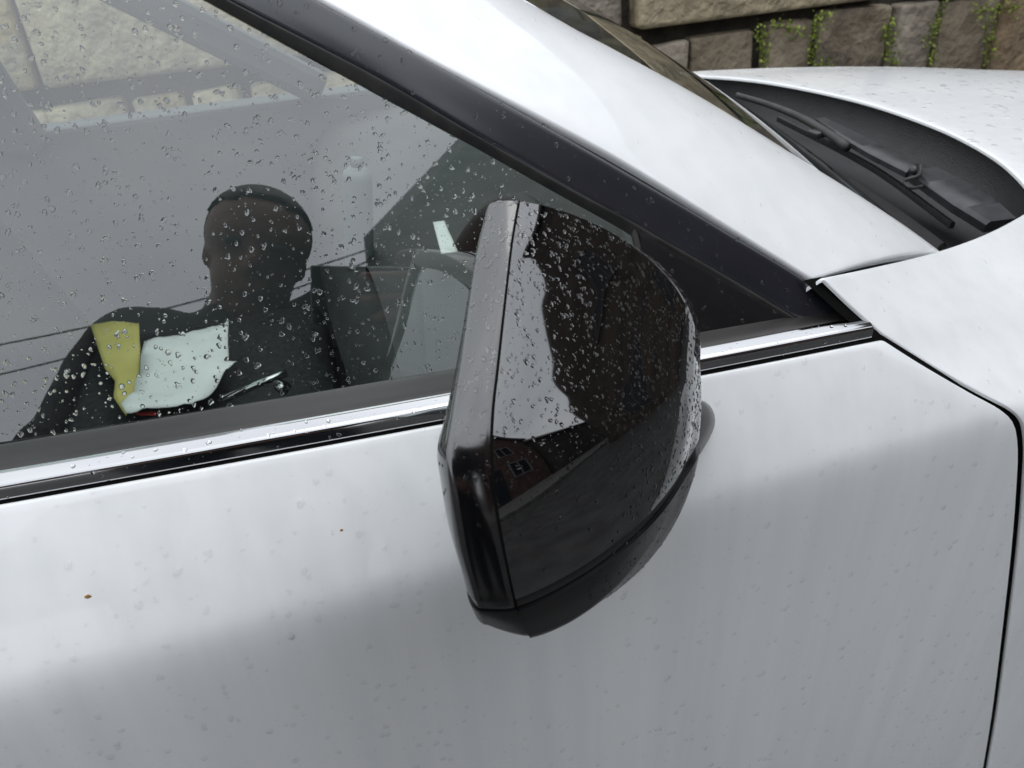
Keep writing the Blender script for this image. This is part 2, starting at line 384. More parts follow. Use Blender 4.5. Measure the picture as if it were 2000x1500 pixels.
# ---- wing (front fender): shut line side, top edge, side skin
top_px = [(1602, 549, .006), (1715, 524, .040), (1832, 494, .085), (1920, 462, .120), (2000, 420, .170), (2060, 378, .215), (2140, 310, .28)]
T = cat([at(*p) for p in top_px], 44)
gl0 = [at(1602, 549, .006), at(1660, 602, -.008), at(1722, 655, -.0205)]
gv = np.vstack([cat(gl0, 16)[:-1], gap3]); gv[:, 0] += 0.0050
nv = len(gv); nu = len(T); T = T-T[0]+gv[0]
uu = np.r_[0, np.cumsum(np.linalg.norm(np.diff(T, axis=0), axis=1))]; uu /= uu[-1]
vv = np.r_[0, np.cumsum(np.linalg.norm(np.diff(gv, axis=0), axis=1))]; vv /= vv[-1]
right = cat([T[-1], T[-1]+np.array([.10, -.11, -.05]), T[-1]+np.array([.17, -.21, -.13]), (1.08, -.055, .72), (1.08, -.05, .40), (1.08, -.03, -.10)], nv)
bot = np.array([gv[-1]*(1-u)+right[-1]*u for u in uu])
G = np.zeros((nv, nu, 3))
for i, v in enumerate(vv):
    for j, u in enumerate(uu):
        G[i, j] = (1-v)*T[j]+v*bot[j]+(1-u)*gv[i]+u*right[i]-((1-u)*(1-v)*T[0]+u*(1-v)*T[-1]+(1-u)*v*bot[0]+u*v*bot[-1])
    G[i] += np.array([0, 1, -.3])*.0045*math.sin(PI*min(1, v/.16))
wing = panel('wing', G, M['paint'], car, 'Tl', 0.0032, 0.014)

# black sheet standing for deep shadow and rubber in the shut lines
gs = np.vstack([gl0[0], gl0[1], gap3]); G = np.array([gs+np.array([-0.010, 0.0055, 0]), gs+np.array([0.004, 0.0055, 0]), gs+np.array([0.014, 0.0110, -.006])])
gridobj('shut_line_shade_seal', G, M['seam'], car)

# ---- bonnet
hood_px = [(1330, 141, .985), (1370, 147, .988), (1440, 152, .992), (1500, 159, .995), (1600, 177, .999), (1700, 201, 1.0), (1800, 234, 1.0), (1870, 263, 1.0), (1950, 308, 1.0), (2000, 352, .999), (2030, 392, .997), (2040, 425, .995)]
HR = cat([atz(*p) for p in hood_px], 70)
G = []
for v in np.linspace(0, 1, 40):
    x = v*1.05
    dz = 0.010*math.sin(PI*min(1, x/0.25))*0-0.05*x-0.06*x*x
    row = HR+np.array([x, 0, dz]); 
    row[:, 2] += -0.02*v*((row[:, 1]-0.7)/0.5)**2
    G.append(row)
G = np.array(G)
hood = panel('bonnet', G, M['paint'], car, 'T', 0.0030, 0.0020)

# ---- cowl cavity below the bonnet edge
HB = HR.copy(); G = []
inn = cat([at(1320, 132, 1.10), at(1420, 205, .62), at(1520, 285, .42), at(1640, 372, .26), at(1745, 440, .165), at(1836, 492, .105)], 70)
inn = inn+np.array([0.0, 0.0, -0.014])
for k, (mixk, dz) in enumerate([(0, 0.0), (0, -0.012), (0.02, -0.03), (0.06, -0.055), (0.13, -0.072), (0.3, -0.078), (0.5, -0.074), (0.7, -0.062), (0.85, -0.045), (1.0, -0.024), (1.12, -0.03)]):
    row = (HR+np.array([0.006, 0, -0.006]))*(1-mixk)+inn*mixk
    row = row.copy()
    row[:, 2] = np.minimum(row[:, 2], (HR[:, 2]-0.006)*(1-mixk)+(inn[:, 2])*mixk)+dz
    G.append(row)
cowl = gridobj('cowl_panel', np.array(G), M['cowl'], car, flip=orient(np.array(G)) < 0)

# ---- wiper on the cowl
def cz(px, py, z): return atz(px, py, z)
wip = empty('wiper_arm', (0, 0, 0)); wip.parent = car
def flat_bar(name, pts, widths, th, material, parent, zup=(0, 0, 1)):
    """a flat tapering bar with a rounded section"""
    P = cat(pts, 40); wd = np.interp(np.linspace(0, 1, 40), np.linspace(0, 1, len(widths)), widths)
    bm = bmesh.new(); rings = []
    for i in range(40):
        d = P[min(i+1, 39)]-P[max(i-1, 0)]; d /= np.linalg.norm(d); s = np.cross(d, zup); s /= np.linalg.norm(s); u = np.cross(s, d)
        w = wd[i]; pr = [(-w, -th), (-w, th*.4), (-w*.8, th), (w*.8, th), (w, th*.4), (w, -th)]
        rings.append([bm.verts.new(P[i]+s*a+u*b) for a, b in pr])
    for i in range(39):
        for k in range(6): bm.faces.new((rings[i][k], rings[i][(k+1) % 6], rings[i+1][(k+1) % 6], rings[i+1][k]))
    bm.faces.new(rings[0][::-1]); bm.faces.new(rings[-1])
    bmesh.ops.recalc_face_normals(bm, faces=bm.faces)
    return autosmooth(bmobj(name, bm, material, parent), 40)
flat_bar('wiper_bar', [cz(1602, 236, .985), cz(1660, 268, .983), cz(1722, 300, .982), cz(1796, 336, .980)], [.008, .014, .019, .020], .005, M['wiper'], wip)
flat_bar('wiper_base', [cz(1800, 338, .978), cz(1850, 366, .974), cz(1905, 402, .972), cz(1956, 440, .966)], [.021, .026, .027, .020], .007, M['wiper'], wip)
bm = bmesh.new(); tube(bm, [cz(1786, 326, .990), cz(1783, 333, .989), cz(1779, 341, .984)], .0055, 12); bmobj('pivot_pin', bm, M['wiper'], wip)
bm = bmesh.new(); tube(bm, cat([cz(1800, 322, .984), cz(1790, 345, .990), cz(1772, 350, .988), cz(1766, 356, .984), cz(1775, 366, .980), cz(1800, 364, .975), cz(1820, 352, .968)], 24), .0022, 8); bmobj('washer_hose', bm, M['rubber'], wip)
bm = bmesh.new(); tube(bm, cat([cz(1440, 186, .992), cz(1500, 204, .99), cz(1560, 228, .988), cz(1610, 256, .984), cz(1655, 288, .978)], 20), np.linspace(.005, .007, 20), 8); bmobj('wiper_blade', bm, M['rubber'], wip)
bm = bmesh.new(); box(bm, cz(1598, 262, .978)-np.array([.012, .012, .004]), cz(1598, 262, .978)+np.array([.012, .012, .006]), .003); bmobj('nozzle', bm, M['wiper'], car)
for a_, b_, w_ in (((1520, 232), (1860, 440), .003),):
    flat_bar('cowl_rib', [cz(a_[0], a_[1], .962), cz((a_[0]+b_[0])/2+14, (a_[1]+b_[1])/2-8, .957), cz(b_[0], b_[1], .952)], [w_, w_], .004, M['cowl'], car)
# scuttle leaf at the pillar's foot
Lf = cat([at(1652, 366, .20), at(1720, 424, .150), at(1790, 468, .120), at(1826, 490, .103)], 20)
Rf = cat([cz(1660, 352, .985), cz(1745, 402, .978), cz(1805, 445, .980), cz(1850, 482, .990)], 20)
G = np.array([Lf*(1-k)+Rf*k+np.array([0, 0, .006*math.sin(PI*k)]) for k in np.linspace(0, 1, 8)])
panel('scuttle_trim', G, M['cowl'], car, 'B', .002, .006)

# ---- door mirror
mir = empty('door_mirror', (0, 0, 0)); mir.parent = car; mir.location = (0.1, -0.1, 1.09); mir.location = Vector(mir.location)-Vector(car.location)
seam_px = [(1013, 394, -.088), (1000, 470, -.103), (986, 590, -.122), (972, 720, -.142), (963, 800, -.154), (960, 890, -.166), (968, 980, -.174), (985, 1080, -.180), (1003, 1165, -.181), (1014, 1205, -.178), (1033, 1240, -.170)]
seam = np.array([at(*p) for p in seam_px])
hidden = np.array([(.094, -.130, .998), (.097, -.080, .992), (.129, -.040, 1.027), (.137, -.025, 1.085), (.134, -.030, 1.134), (.118, -.055, 1.181)])
loop = np.vstack([cat(seam, 90), cat(np.vstack([seam[-1:], hidden, seam[:1]]), 52)[1:-1]])
nl = len(loop)
apexD, apexC = np.array([.096, .009, -.020]), np.array([.087, -.101, 1.127])
zt = (loop[:, 2]-loop[:, 2].min())/np.ptp(loop[:, 2]); zt = zt*zt*(3-2*zt)
f_ = (1.044+(1.3-1.044)*zt)[:, None]
G = []
for a in np.r_[np.linspace(0, PI/2, 64)]:
    G.append(apexC+(loop-apexC)*max(math.cos(a), 1e-4)**0.9375+apexD*math.sin(a)**f_)
SHELL = np.array(G)
bez_px = [(961, 396, -.084), (941, 480, -.099), (922, 600, -.118), (905, 720, -.138), (893, 800, -.150), (884, 880, -.162), (895, 960, -.170), (915, 1080, -.176), (937, 1165, -.177), (943, 1192, -.175), (952, 1217, -.168)]
bez = np.array([at(*p) for p in bez_px])
bhid = hidden+np.array([-.020, 0.004, 0.0])
bloop = np.vstack([cat(bez, 90), cat(np.vstack([bez[-1:], bhid, bez[:1]]), 52)[1:-1]])
bc = bloop.mean(0)
G = []
for k in np.linspace(0, 1, 9):
    row = loop*(1-k)+bloop*k; ax = (row-bc); ax[:, 0] = 0; ax /= np.linalg.norm(ax, axis=1, keepdims=True)
    G.append(row+ax*0.0007*4*k*(1-k)-ax*.0004*(k == 0))
for k in np.linspace(0.15, 1, 6):           # rolled lip into the mirror recess
    ax = bloop-bc; ax[:, 0] = 0; ax /= np.linalg.norm(ax, axis=1, keepdims=True)
    G.append(bloop-ax*.013*(1-math.cos(k*PI/2))+np.array([-.005*math.sin(k*PI/2), 0, 0]))
G.append(G[-1]+np.array([.012, 0, 0])-(bloop-bc)*.01)
BEZ = np.array(G)
ZS, ZL = 1.0655, 1.0580
def bm_grid(G):
    bm = bmesh.new(); nr, nc = G.shape[:2]
    vs = [[bm.verts.new(G[i, j]) for j in range(nc)] for i in range(nr)]
    for i in range(nr-1):
        for j in range(nc): bm.faces.new((vs[i][j], vs[i][(j+1) % nc], vs[i+1][(j+1) % nc], vs[i+1][j]))
    bmesh.ops.remove_doubles(bm, verts=bm.verts, dist=1e-6)
    bmesh.ops.recalc_face_normals(bm, faces=bm.faces)
    return bm
def slab(G, z0, z1, shift=0.0, flip=False):
    """the part of the shell between two heights, pushed out by shift, with its cut edges turned inwards"""
    bm = bm_grid(G)
    c = sum((f.calc_center_median() for f in bm.faces), Vector())/len(bm.faces)
    if flip: bmesh.ops.reverse_faces(bm, faces=bm.faces)
    for z, sgn in ((z0, -1), (z1, 1)):
        if z is None: continue
        bmesh.ops.bisect_plane(bm, geom=bm.verts[:]+bm.edges[:]+bm.faces[:], plane_co=(0, 0, z), plane_no=(0, 0, sgn), clear_outer=True, dist=1e-6)
    bm.normal_update()
    if shift:
        for v in bm.verts: v.co += v.normal*shift
    be = [e for e in bm.edges if e.is_boundary and all(any(z is not None and abs(v.co.z-z) < abs(shift)+1e-4 for z in (z0, z1)) for v in e.verts)]
    if be:
        r = bmesh.ops.extrude_edge_only(bm, edges=be)
        for v in [g for g in r['geom'] if isinstance(g, bmesh.types.BMVert)]:
            d = Vector((apexC[0]+.01, apexC[1]+.02, v.co.z))-v.co; v.co += d.normalized()*.006+Vector((0, 0, 0.0))
    return bm
shell_up = autosmooth(bmobj('mirror_cap', slab(SHELL, ZS, None), M['gloss_black'], mir), 50)
lens_ = autosmooth(bmobj('signal_lens', slab(SHELL, ZL+.0004, ZS-.0006, -.0008), M['satin_black'], mir), 50)
shell_lo = autosmooth(bmobj('lower_cover', slab(SHELL, None, ZL, .0016), M['satin_black'], mir), 50)
bez_up = autosmooth(bmobj('bezel', slab(BEZ, ZS, None), M['bezel_black'], mir), 60)
bml = slab(BEZ, ZL+.0004, ZS-.0006, -.0005); bmesh.ops.delete(bml, geom=[f for f in bml.faces if f.calc_center_median().y > -.12], context='FACES')
bez_ln = autosmooth(bmobj('signal_lens', bml, M['bezel_black'], mir), 60)
bez_lo = autosmooth(bmobj('lower_bezel', slab(BEZ, None, ZL, .0008), M['satin_black'], mir), 60)
# the dark seam between bezel and cap
bm = bmesh.new()
rad_ = loop-apexC; rad_[:, 0] = 0; rad_ /= np.linalg.norm(rad_, axis=1, keepdims=True)
bm2 = bm_grid(np.array([loop+np.array([.0008, 0, 0])-rad_*.001, loop+np.array([.0006, 0, 0])+rad_*.00028, loop+np.array([-.0004, 0, 0])+rad_*.00028, loop+np.array([-.0006, 0, 0])-rad_*.001]))
bm.free(); bmobj('seam', bm2, M['seam'], mir)
# mirror glass in its recess
gm = BEZ[-2]; gi = np.array([gm*(1-k)+gm.mean(0)*k for k in (0.0, .4, .8, .999)]); gi = gi+np.array([.006, 0, 0])
gridobj('mirror_glass', gi, M['mirror'], mir, closed=True)
# foot on the door
foot = []
outl = cat([(-1, .55), (-.3, .9), (.35, 1.0), (.82, .80), (1.0, .38), (.86, -.12), (.35, -.85), (-.3, -1.1), (-1, -1.0), (-1.2, -.2), (-1, .55)], 49)[:-1]
for c_, a_x, a_z in [(np.array([.150, -.075, 1.050]), .040, .030), (np.array([.166, -.064, 1.030]), .043, .037), (np.array([.177, -.050, 1.014]), .045, .040), (np.array([.184, -.034, 1.000]), .047, .040), (np.array([.187, -.020, .994]), .048, .040)]:
    foot.append([c_+np.array([a_x*u, 0, a_z*w]) for u, w in outl])
foot_o = gridobj('mirror_foot', np.array(foot), M['satin_black'], mir, closed=True)

# ---- inside the car
bm = bmesh.new(); box(bm, (-1.2, .06, .30), (.75, 1.55, .34)); bmobj('cabin_floor', bm, M['interior'], car, False)
bm = bmesh.new(); box(bm, (-1.2, 1.42, .34), (.62, 1.50, .972), .01); bmobj('far_door_lining', bm, M['trim_grey'], car, False)
bm = bmesh.new(); box(bm, (-1.2, -.004, .34), (.30, .05, 1.0), .01); bmobj('near_door_lining', bm, M['interior'], car, False)
def beam(name, a, b, w, h, material):
    bm = bmesh.new(); a, b = np.array(a, float), np.array(b, float); d = b-a; L = np.linalg.norm(d)
    q = Vector(d).to_track_quat('X', 'Z'); box(bm, (0, -w/2, -h/2), (L, w/2, h/2), min(w, h)*.25)
    bmesh.ops.transform(bm, matrix=Matrix.Translation(a) @ q.to_matrix().to_4x4(), verts=bm.verts); return bmobj(name, bm, material, car, False)
fA = at(600, 178, 1.38); fB = at(228, -6, 1.33); fB2 = fB+(fB-fA)*.35
beam('far_pillar', fA+np.array([.03, .0, .0]), fB2+np.array([.03, 0, .0]), .07, .07, M['trim_grey'])
fC = at(100, 262, 1.42); fD = at(-20, 80, 1.36); beam('far_centre_pillar', fC+np.array([-.07, 0, -.02]), fD+(fD-fC)*.8+np.array([-.07, 0, 0]), .13, .06, M['trim_grey'])
# unseen roof; its large glass panel is added to let light into the cabin
bm = bmesh.new(); zr = 1.50
for lo, hi in (((-1.3, .23, zr), (-.12, .33, zr+.03)), ((-1.3, 1.27, zr), (-.12, 1.37, zr+.03)), ((-.26, .33, zr), (-.12, 1.27, zr+.03)), ((-1.3, .33, zr), (-1.2, 1.27, zr+.03))): box(bm, lo, hi, .004)
bmobj('roof_frame', bm, M['paint'], car, False)
bm = bmesh.new(); box(bm, (-1.2, .33, zr+.012), (-.26, 1.27, zr+.016)); bmobj('added_roof_glass', bm, M['screen'], car, False)
far_ps = np.array([G_ for G_ in [P2+np.array([0, 2*(0.8-P2[:, 1]).mean()*0, 0])]])[0]
# far side glass
G = np.array([[at(-60, 262, 1.415), at(620, 186, 1.40)], [at(-120, -60, 1.30), at(180, -40, 1.30)]]); gridobj('far_glass', G, M['clear'], car, flip=orient(G) < 0)
# dashboard
prof = cat([(.02, .70), (-.01, .80), (.0, .86), (.04, .905), (.12, .925), (.30, .945), (.62, .960)], 26)
G = np.array([[(x+.03*((Y-.8)/.6)**2, Y, z) for Y in np.linspace(.12, 1.42, 20)] for x, z in prof])
gridobj('dashboard', G, M['interior'], car)
bm = bmesh.new()
G = np.array([[(.05+.20*v, .22+.34*u, .905+.055*math.sin(PI*u)**.6*(1-.5*v)+.0) for u in np.linspace(0, 1, 16)] for v in np.linspace(0, 1, 10)])
bm.free(); gridobj('instrument_hood', G, M['interior'], car)
bm = bmesh.new(); box(bm, (-1.0, .60, .34), (.0, .72, .52), .03); bmobj('centre_console', bm, M['interior'], car, False)
bm = bmesh.new(); tube(bm, [at(436, 781, .70), at(500, 752, .70), at(560, 728, .70)], .006, 10); bmobj('console_trim', bm, M['chrome'], car)
bm = bmesh.new(); tube(bm, [at(548, 762, .70), at(556, 750, .70)], .012, 10); bmobj('gear_knob', bm, M['chrome'], car)
# steering wheel
sw = empty('steering_wheel', (0, 0, 0)); sw.parent = car
wc = at(930, 700, .37); wn = np.array([-.90, 0.0, .43]); wn /= np.linalg.norm(wn)
wu = np.array([.43, 0, .90]); wr = np.cross(wn, wu)
bm = bmesh.new(); ringp = [wc+.185*(wr*math.cos(q)+wu*math.sin(q)) for q in np.linspace(0, 2*PI, 49)]; tube(bm, ringp, .016, 10, cap=False); bmobj('rim', bm, M['interior'], sw)
for q in (0.1, PI-.1, -PI/2):
    bm = bmesh.new(); tube(bm, [wc+.05*(wr*math.cos(q)+wu*math.sin(q)), wc+.18*(wr*math.cos(q)+wu*math.sin(q))], .014, 8); bmobj('spoke', bm, M['interior'], sw)
bm = bmesh.new(); bmesh.ops.create_uvsphere(bm, u_segments=20, v_segments=12, radius=.07, matrix=Matrix.Translation(wc+wn*-.01) @ Matrix.Diagonal((.6, 1, .8, 1))); bmobj('hub', bm, M['interior'], sw)
# seats
def seat(y0, x0):
    s = empty('seat', (0, 0, 0)); s.parent = car
    bm = bmesh.new(); box(bm, (x0, y0, .44), (x0+.50, y0+.46, .60), .05); bmobj('cushion', bm, M['seat'], s)
    bm = bmesh.new(); box(bm, (-.06, y0, 0), (.08, y0+.46, .62), .05); bmesh.ops.transform(bm, matrix=Matrix.Translation((x0-.02, 0, .58)) @ Matrix.Rotation(math.radians(-18), 4, 'Y'), verts=bm.verts); bmobj('backrest', bm, M['seat'], s)
    bm = bmesh.new(); box(bm, (-.05, y0+.10, .66), (.06, y0+.36, .84), .04); bmesh.ops.transform(bm, matrix=Matrix.Translation((x0-.02, 0, .58)) @ Matrix.Rotation(math.radians(-18), 4, 'Y'), verts=bm.verts); bmobj('headrest', bm, M['seat'], s)
seat(.12, -.72); seat(.74, -.52)

# ---- papers lying on the passenger seat, things on the dashboard
def sheet(name, px, z, material, label, c, wob=.006, thick=.0012, tilt=0.0, n=14):
    """a bent sheet with the outline px, lying at height z"""
    O = [atz(x, y, z) for x, y in px]
    bm = bmesh.new(); vs = [bm.verts.new(p) for p in O]; f = bm.faces.new(vs)
    bmesh.ops.triangulate(bm, faces=[f]); bmesh.ops.subdivide_edges(bm, edges=bm.edges[:], cuts=4, use_grid_fill=True)
    bmesh.ops.triangulate(bm, faces=bm.faces[:])
    for v in bm.verts:
        v.co.z += wob*(mnoise.noise(Vector((v.co.x*14, v.co.y*14, z*9)))+.6*mnoise.noise(Vector((v.co.x*37, v.co.y*37, 3))))
    g = bmesh.ops.solidify(bm, geom=bm.faces[:], thickness=thick)
    bmesh.ops.recalc_face_normals(bm, faces=bm.faces)
    o = bmobj(name, bm, material); tag(o, label, c); return o
sheet('envelope', [(176, 634), (222, 630), (271, 631), (274, 680), (272, 760), (246, 812), (222, 776), (224, 742), (206, 722)], .640, M['yellow'], 'yellow envelope lying beneath the white papers on the seat inside the car', 'envelope', .004)
sheet('paper_sheet', [(276, 700), (282, 668), (330, 658), (390, 648), (447, 630), (444, 702), (462, 704), (438, 734), (412, 768), (378, 797), (300, 802), (246, 806), (234, 786), (262, 764)], .662, M['paper'], 'crumpled white sheet of paper on the seat, seen through the side window', 'paper', .012)
sheet('paper_scrap', [(262, 806), (308, 806), (306, 813), (270, 811)], .650, M['red'], 'small red slip sticking out below the white paper', 'slip', .002)
sheet('glint_sheet', [(846, 436), (868, 434), (894, 492), (862, 497)], .98, M['paper'], 'small white card added on the dashboard as a bright reflection, just left of the door mirror top', 'glint', .002)  # white sheet added in place of a bright sky reflection
bt = empty('bottle', tuple(at(700, 500, .62)))
tag(bt, 'pale upright bottle standing inside the car behind the wet window', 'bottle')
b0 = at(703, 520, .62); b1 = at(697, 325, .62)
bm = bmesh.new(); tube(bm, cat([b0, b0*.8+b1*.2, b0*.2+b1*.8, b0*.06+b1*.94, b1], 20), [.020]*15+[.0198, .019, .017, .013, .010], 20); bmobj('bottle_body', bm, mat('pale plastic', (.15, .17, .175), .6), bt)
bm = bmesh.new(); tube(bm, [b1, b1+(b1-b0)*.08], .0085, 16); bmobj('bottle_cap', bm, mat('pale cap', (.12, .14, .14), .6), bt)

# ------------------------------------------------------------------ ground and stone wall
def plane(name, lo, hi, z, material):
    o = pyobj(name, [(lo[0], lo[1], z), (hi[0], lo[1], z), (hi[0], hi[1], z), (lo[0], hi[1], z)], [(0, 1, 2, 3)], material, None, False); tag(o, kind='structure'); return o
plane('road', (-400, -400), (400, 400), 0.0, M['asphalt'])
bm = bmesh.new(); box(bm, (-30, 1.85, 0.003), (30, 2.0, .12), .012); tag(bmobj('kerb', bm, M['concrete'], None, False), kind='structure')
bm = bmesh.new(); box(bm, (-30, 2.004, 0.003), (30, 2.34, .115)); tag(bmobj('pavement', bm, M['concrete'], None, False), kind='structure')
bm = bmesh.new(); box(bm, (-30, -6.2, 0.003), (30, -4.4, .12), .012); tag(bmobj('footpath', bm, M['concrete'], None, False), kind='structure')
WY = 2.2
wall = empty('stone_wall', (1.0, WY, 0)); tag(wall, 'old retaining wall of rough stone blocks with weeds in the joints behind the car', 'wall')
bm = bmesh.new(); box(bm, (-6, WY+.045, 0), (9, WY+.6, 1.21)); bmobj('joint_fill', bm, M['soil'], wall, False)
def stonemat(name, c1, c2, c3):
    m = mottled(mat(name, c1, 0.85), c1, c2, 9, (1, 1, 1), 9, .36, .60, bump=1.0, bscale=28)
    t = m.node_tree; b = t.nodes['Principled BSDF']; src = b.inputs['Base Color'].links[0].from_socket
    tc = t.nodes.new('ShaderNodeTexCoord'); n = t.nodes.new('ShaderNodeTexNoise'); n.inputs['Scale'].default_value = 3.1; n.inputs['Detail'].default_value = 9; n.inputs['Roughness'].default_value = .65
    mp = t.nodes.new('ShaderNodeMapping'); mp.inputs['Scale'].default_value = (1.3, 1, .8); mp.inputs['Location'].default_value = (4, 2, 7)
    t.links.new(tc.outputs['Object'], mp.inputs['Vector']); t.links.new(mp.outputs['Vector'], n.inputs['Vector'])
    r = t.nodes.new('ShaderNodeValToRGB'); r.color_ramp.elements[0].position = .47; r.color_ramp.elements[1].position = .68
    t.links.new(n.outputs['Fac'], r.inputs['Fac'])
    mx = t.nodes.new('ShaderNodeMixRGB'); mx.inputs[2].default_value = (*c3, 1); t.links.new(r.outputs['Color'], mx.inputs[0]); t.links.new(src, mx.inputs[1]); t.links.new(mx.outputs[0], b.inputs['Base Color'])
    return m
S_cream = [stonemat('cream sandstone', (.44, .36, .24), (.58, .49, .33), (.20, .165, .12)), stonemat('ochre sandstone', (.48, .37, .19), (.55, .47, .34), (.22, .18, .13))]
S_dark = [stonemat('grey brown stone', (.18, .145, .10), (.29, .24, .175), (.095, .077, .056)), stonemat('brown stone', (.24, .165, .095), (.33, .245, .155), (.12, .09, .06)), stonemat('grey stone', (.27, .23, .185), (.38, .33, .265), (.15, .125, .095))]
def stone(x0, x1, z0, z1, material, proud=None, seed=0):
    r = random.Random(seed); pr = r.uniform(0, .022) if proud is None else proud
    bm = bmesh.new(); bmesh.ops.create_cube(bm, size=1.0)
    j = lambda a: r.uniform(-a, a)
    for v in bm.verts:
        sx, sy, sz = (1 if q > 0 else 0 for q in v.co)
        v.co = Vector(((x1 if sx else x0)+j(.015), (WY+.12) if sy else (WY-pr+j(.008)), (z1 if sz else z0)+j(.010)))
    bmesh.ops.bevel(bm, geom=bm.edges[:], offset=min(.015, .2*min(x1-x0, z1-z0)), segments=2, affect='EDGES', profile=.55)
    for v in bm.verts:
        v.co += Vector((j(.004), .012*mnoise.noise(v.co*9+Vector((seed, 0, 0))), j(.004)))
    o = bmobj('stone', bm, material, wall); return o
X = lambda px, py=100: float(at(px, py, WY)[0])
sd_ = 10
lowedges = [X(1263), X(1341), X(1350), X(1476), X(1497), X(1583), X(1594), X(1722), X(1728), X(1812), X(1826), X(1928), X(1936), X(2030)]
mats_low = [S_dark[2], S_dark[0], S_dark[0], S_dark[0], S_dark[2], S_dark[0], S_dark[1]]
ztop = [.842, .856, .868, .884, .872, .868, .872]
for i in range(7):
    sd_ += 1; stone(lowedges[2*i]+.004, lowedges[2*i+1]-.002, .44, ztop[i], mats_low[i], None, sd_)
x = X(2036)
while x < 6: w = random.uniform(.28, .5); sd_ += 1; stone(x, x+w, .44, .87, S_dark[sd_ % 3], None, sd_); x += w+.02
Xw = lambda px: float(at(px, 200, WY)[0])
for a, b in ((-90, 70), (86, 248), (262, 362), (374, 478), (496, 574), (592, 800), (815, 1050), (1062, 1255)):
    sd_ += 1; stone(Xw(a)+0*.0 if b < 700 else X(a), Xw(b) if b < 700 else X(b), .60, .875, S_cream[sd_ % 2], .0, sd_)
x = Xw(-100)
while x > -5: w = random.uniform(.28, .5); sd_ += 1; stone(x-w, x-.02, .60, .875, S_cream[sd_ % 2], None, sd_); x -= w
ups = [(1100, 1212, S_dark[2]), (1244, 1716, S_cream[0]), (1775, 2120, S_dark[2])]
for a, b, m_ in ups:
    sd_ += 1; stone(X(a, 40), X(b, 20), .905, 1.22, m_, .03, sd_)
x = X(2130, 30)
while x < 7: w = random.uniform(.5, .9); sd_ += 1; stone(x, x+w, .905, 1.22, S_dark[sd_ % 3], None, sd_); x += w+.02
x = X(1085, 40)
while x > -5: w = random.uniform(.55, .95); sd_ += 1; stone(x-w, x-.025, .935, 1.22, S_cream[sd_ % 2], None, sd_); x -= w
for z0, z1 in ((.08, .42),):
    x = -4.6
    while x < 7: w = random.uniform(.4, .8); sd_ += 1; stone(x, x+w-.02, z0, z1, (S_cream+S_dark)[sd_ % 5], None, sd_); x += w
# weeds in the joints
def weed(path, n, spread, label):
    P = cat([at(x, y, WY-.02) for x, y in path], 40); bm = bmesh.new()
    for _ in range(n):
        p = P[min(39, int(40*random.random()**random.choice((.6, 1, 1.7))))]+np.array([random.gauss(0, spread*1.3), -random.uniform(0, .025), random.gauss(0, spread*1.6)])
        s = random.uniform(.004, .013); q = Matrix.Rotation(random.uniform(0, 6.28), 3, 'Y') @ Matrix.Rotation(random.uniform(-1, 1), 3, 'X') @ Matrix.Rotation(random.uniform(-1, 1), 3, 'Z')
        pts = [(-.1, 0, 0), (.35, -.1, .45), (1, 0.1, .1), (.9, 0.1, -.25), (.3, -.1, -.5)]
        vs = [bm.verts.new(Vector(p)+q @ Vector(a)*s) for a in pts]; bm.faces.new(vs)
    o = empty('weed', tuple(P[0])); tag(o, label, 'plant', 'weeds growing in the wall joints'); bmobj('leaf_cluster', bm, M['leaf'], o, False)
    bm = bmesh.new(); tube(bm, P[::5]+np.array([0, .01, 0]), .002, 5); bmobj('stem', bm, M['leaf'], o)
weed([(1480, 58), (1487, 85), (1490, 120)], 130, .010, 'tall thin strand of weed in the joint left of the squarish dark stone')
weed([(1502, 52), (1530, 50), (1566, 62)], 70, .009, 'weed creeping level under the long cream stone')
weed([(1592, 38), (1588, 70), (1583, 115)], 130, .009, 'weed strand hanging from the right end of the cream stone')
weed([(1594, 32), (1624, 28)], 40, .008, 'short weed sprig at the top of the wide grey stone')
weed([(1588, 131), (1604, 127), (1620, 131)], 50, .008, 'small weed tuft peeping over the far bonnet edge')
weed([(1730, 48), (1734, 90), (1740, 128)], 170, .012, 'bushiest weed strand, left of the pale narrow stone')
weed([(1840, 14), (1826, 48), (1814, 72), (1816, 130)], 170, .011, 'bright yellow green weed falling from the upper joint, right of the pale stone')
weed([(1900, 22), (1950, 18), (2000, 12)], 150, .012, 'weed spreading along the upper joint at the far right of the wall')
weed([(1930, 40), (1930, 90), (1926, 140)], 80, .010, 'sparse weed strand in the rightmost upright joint')

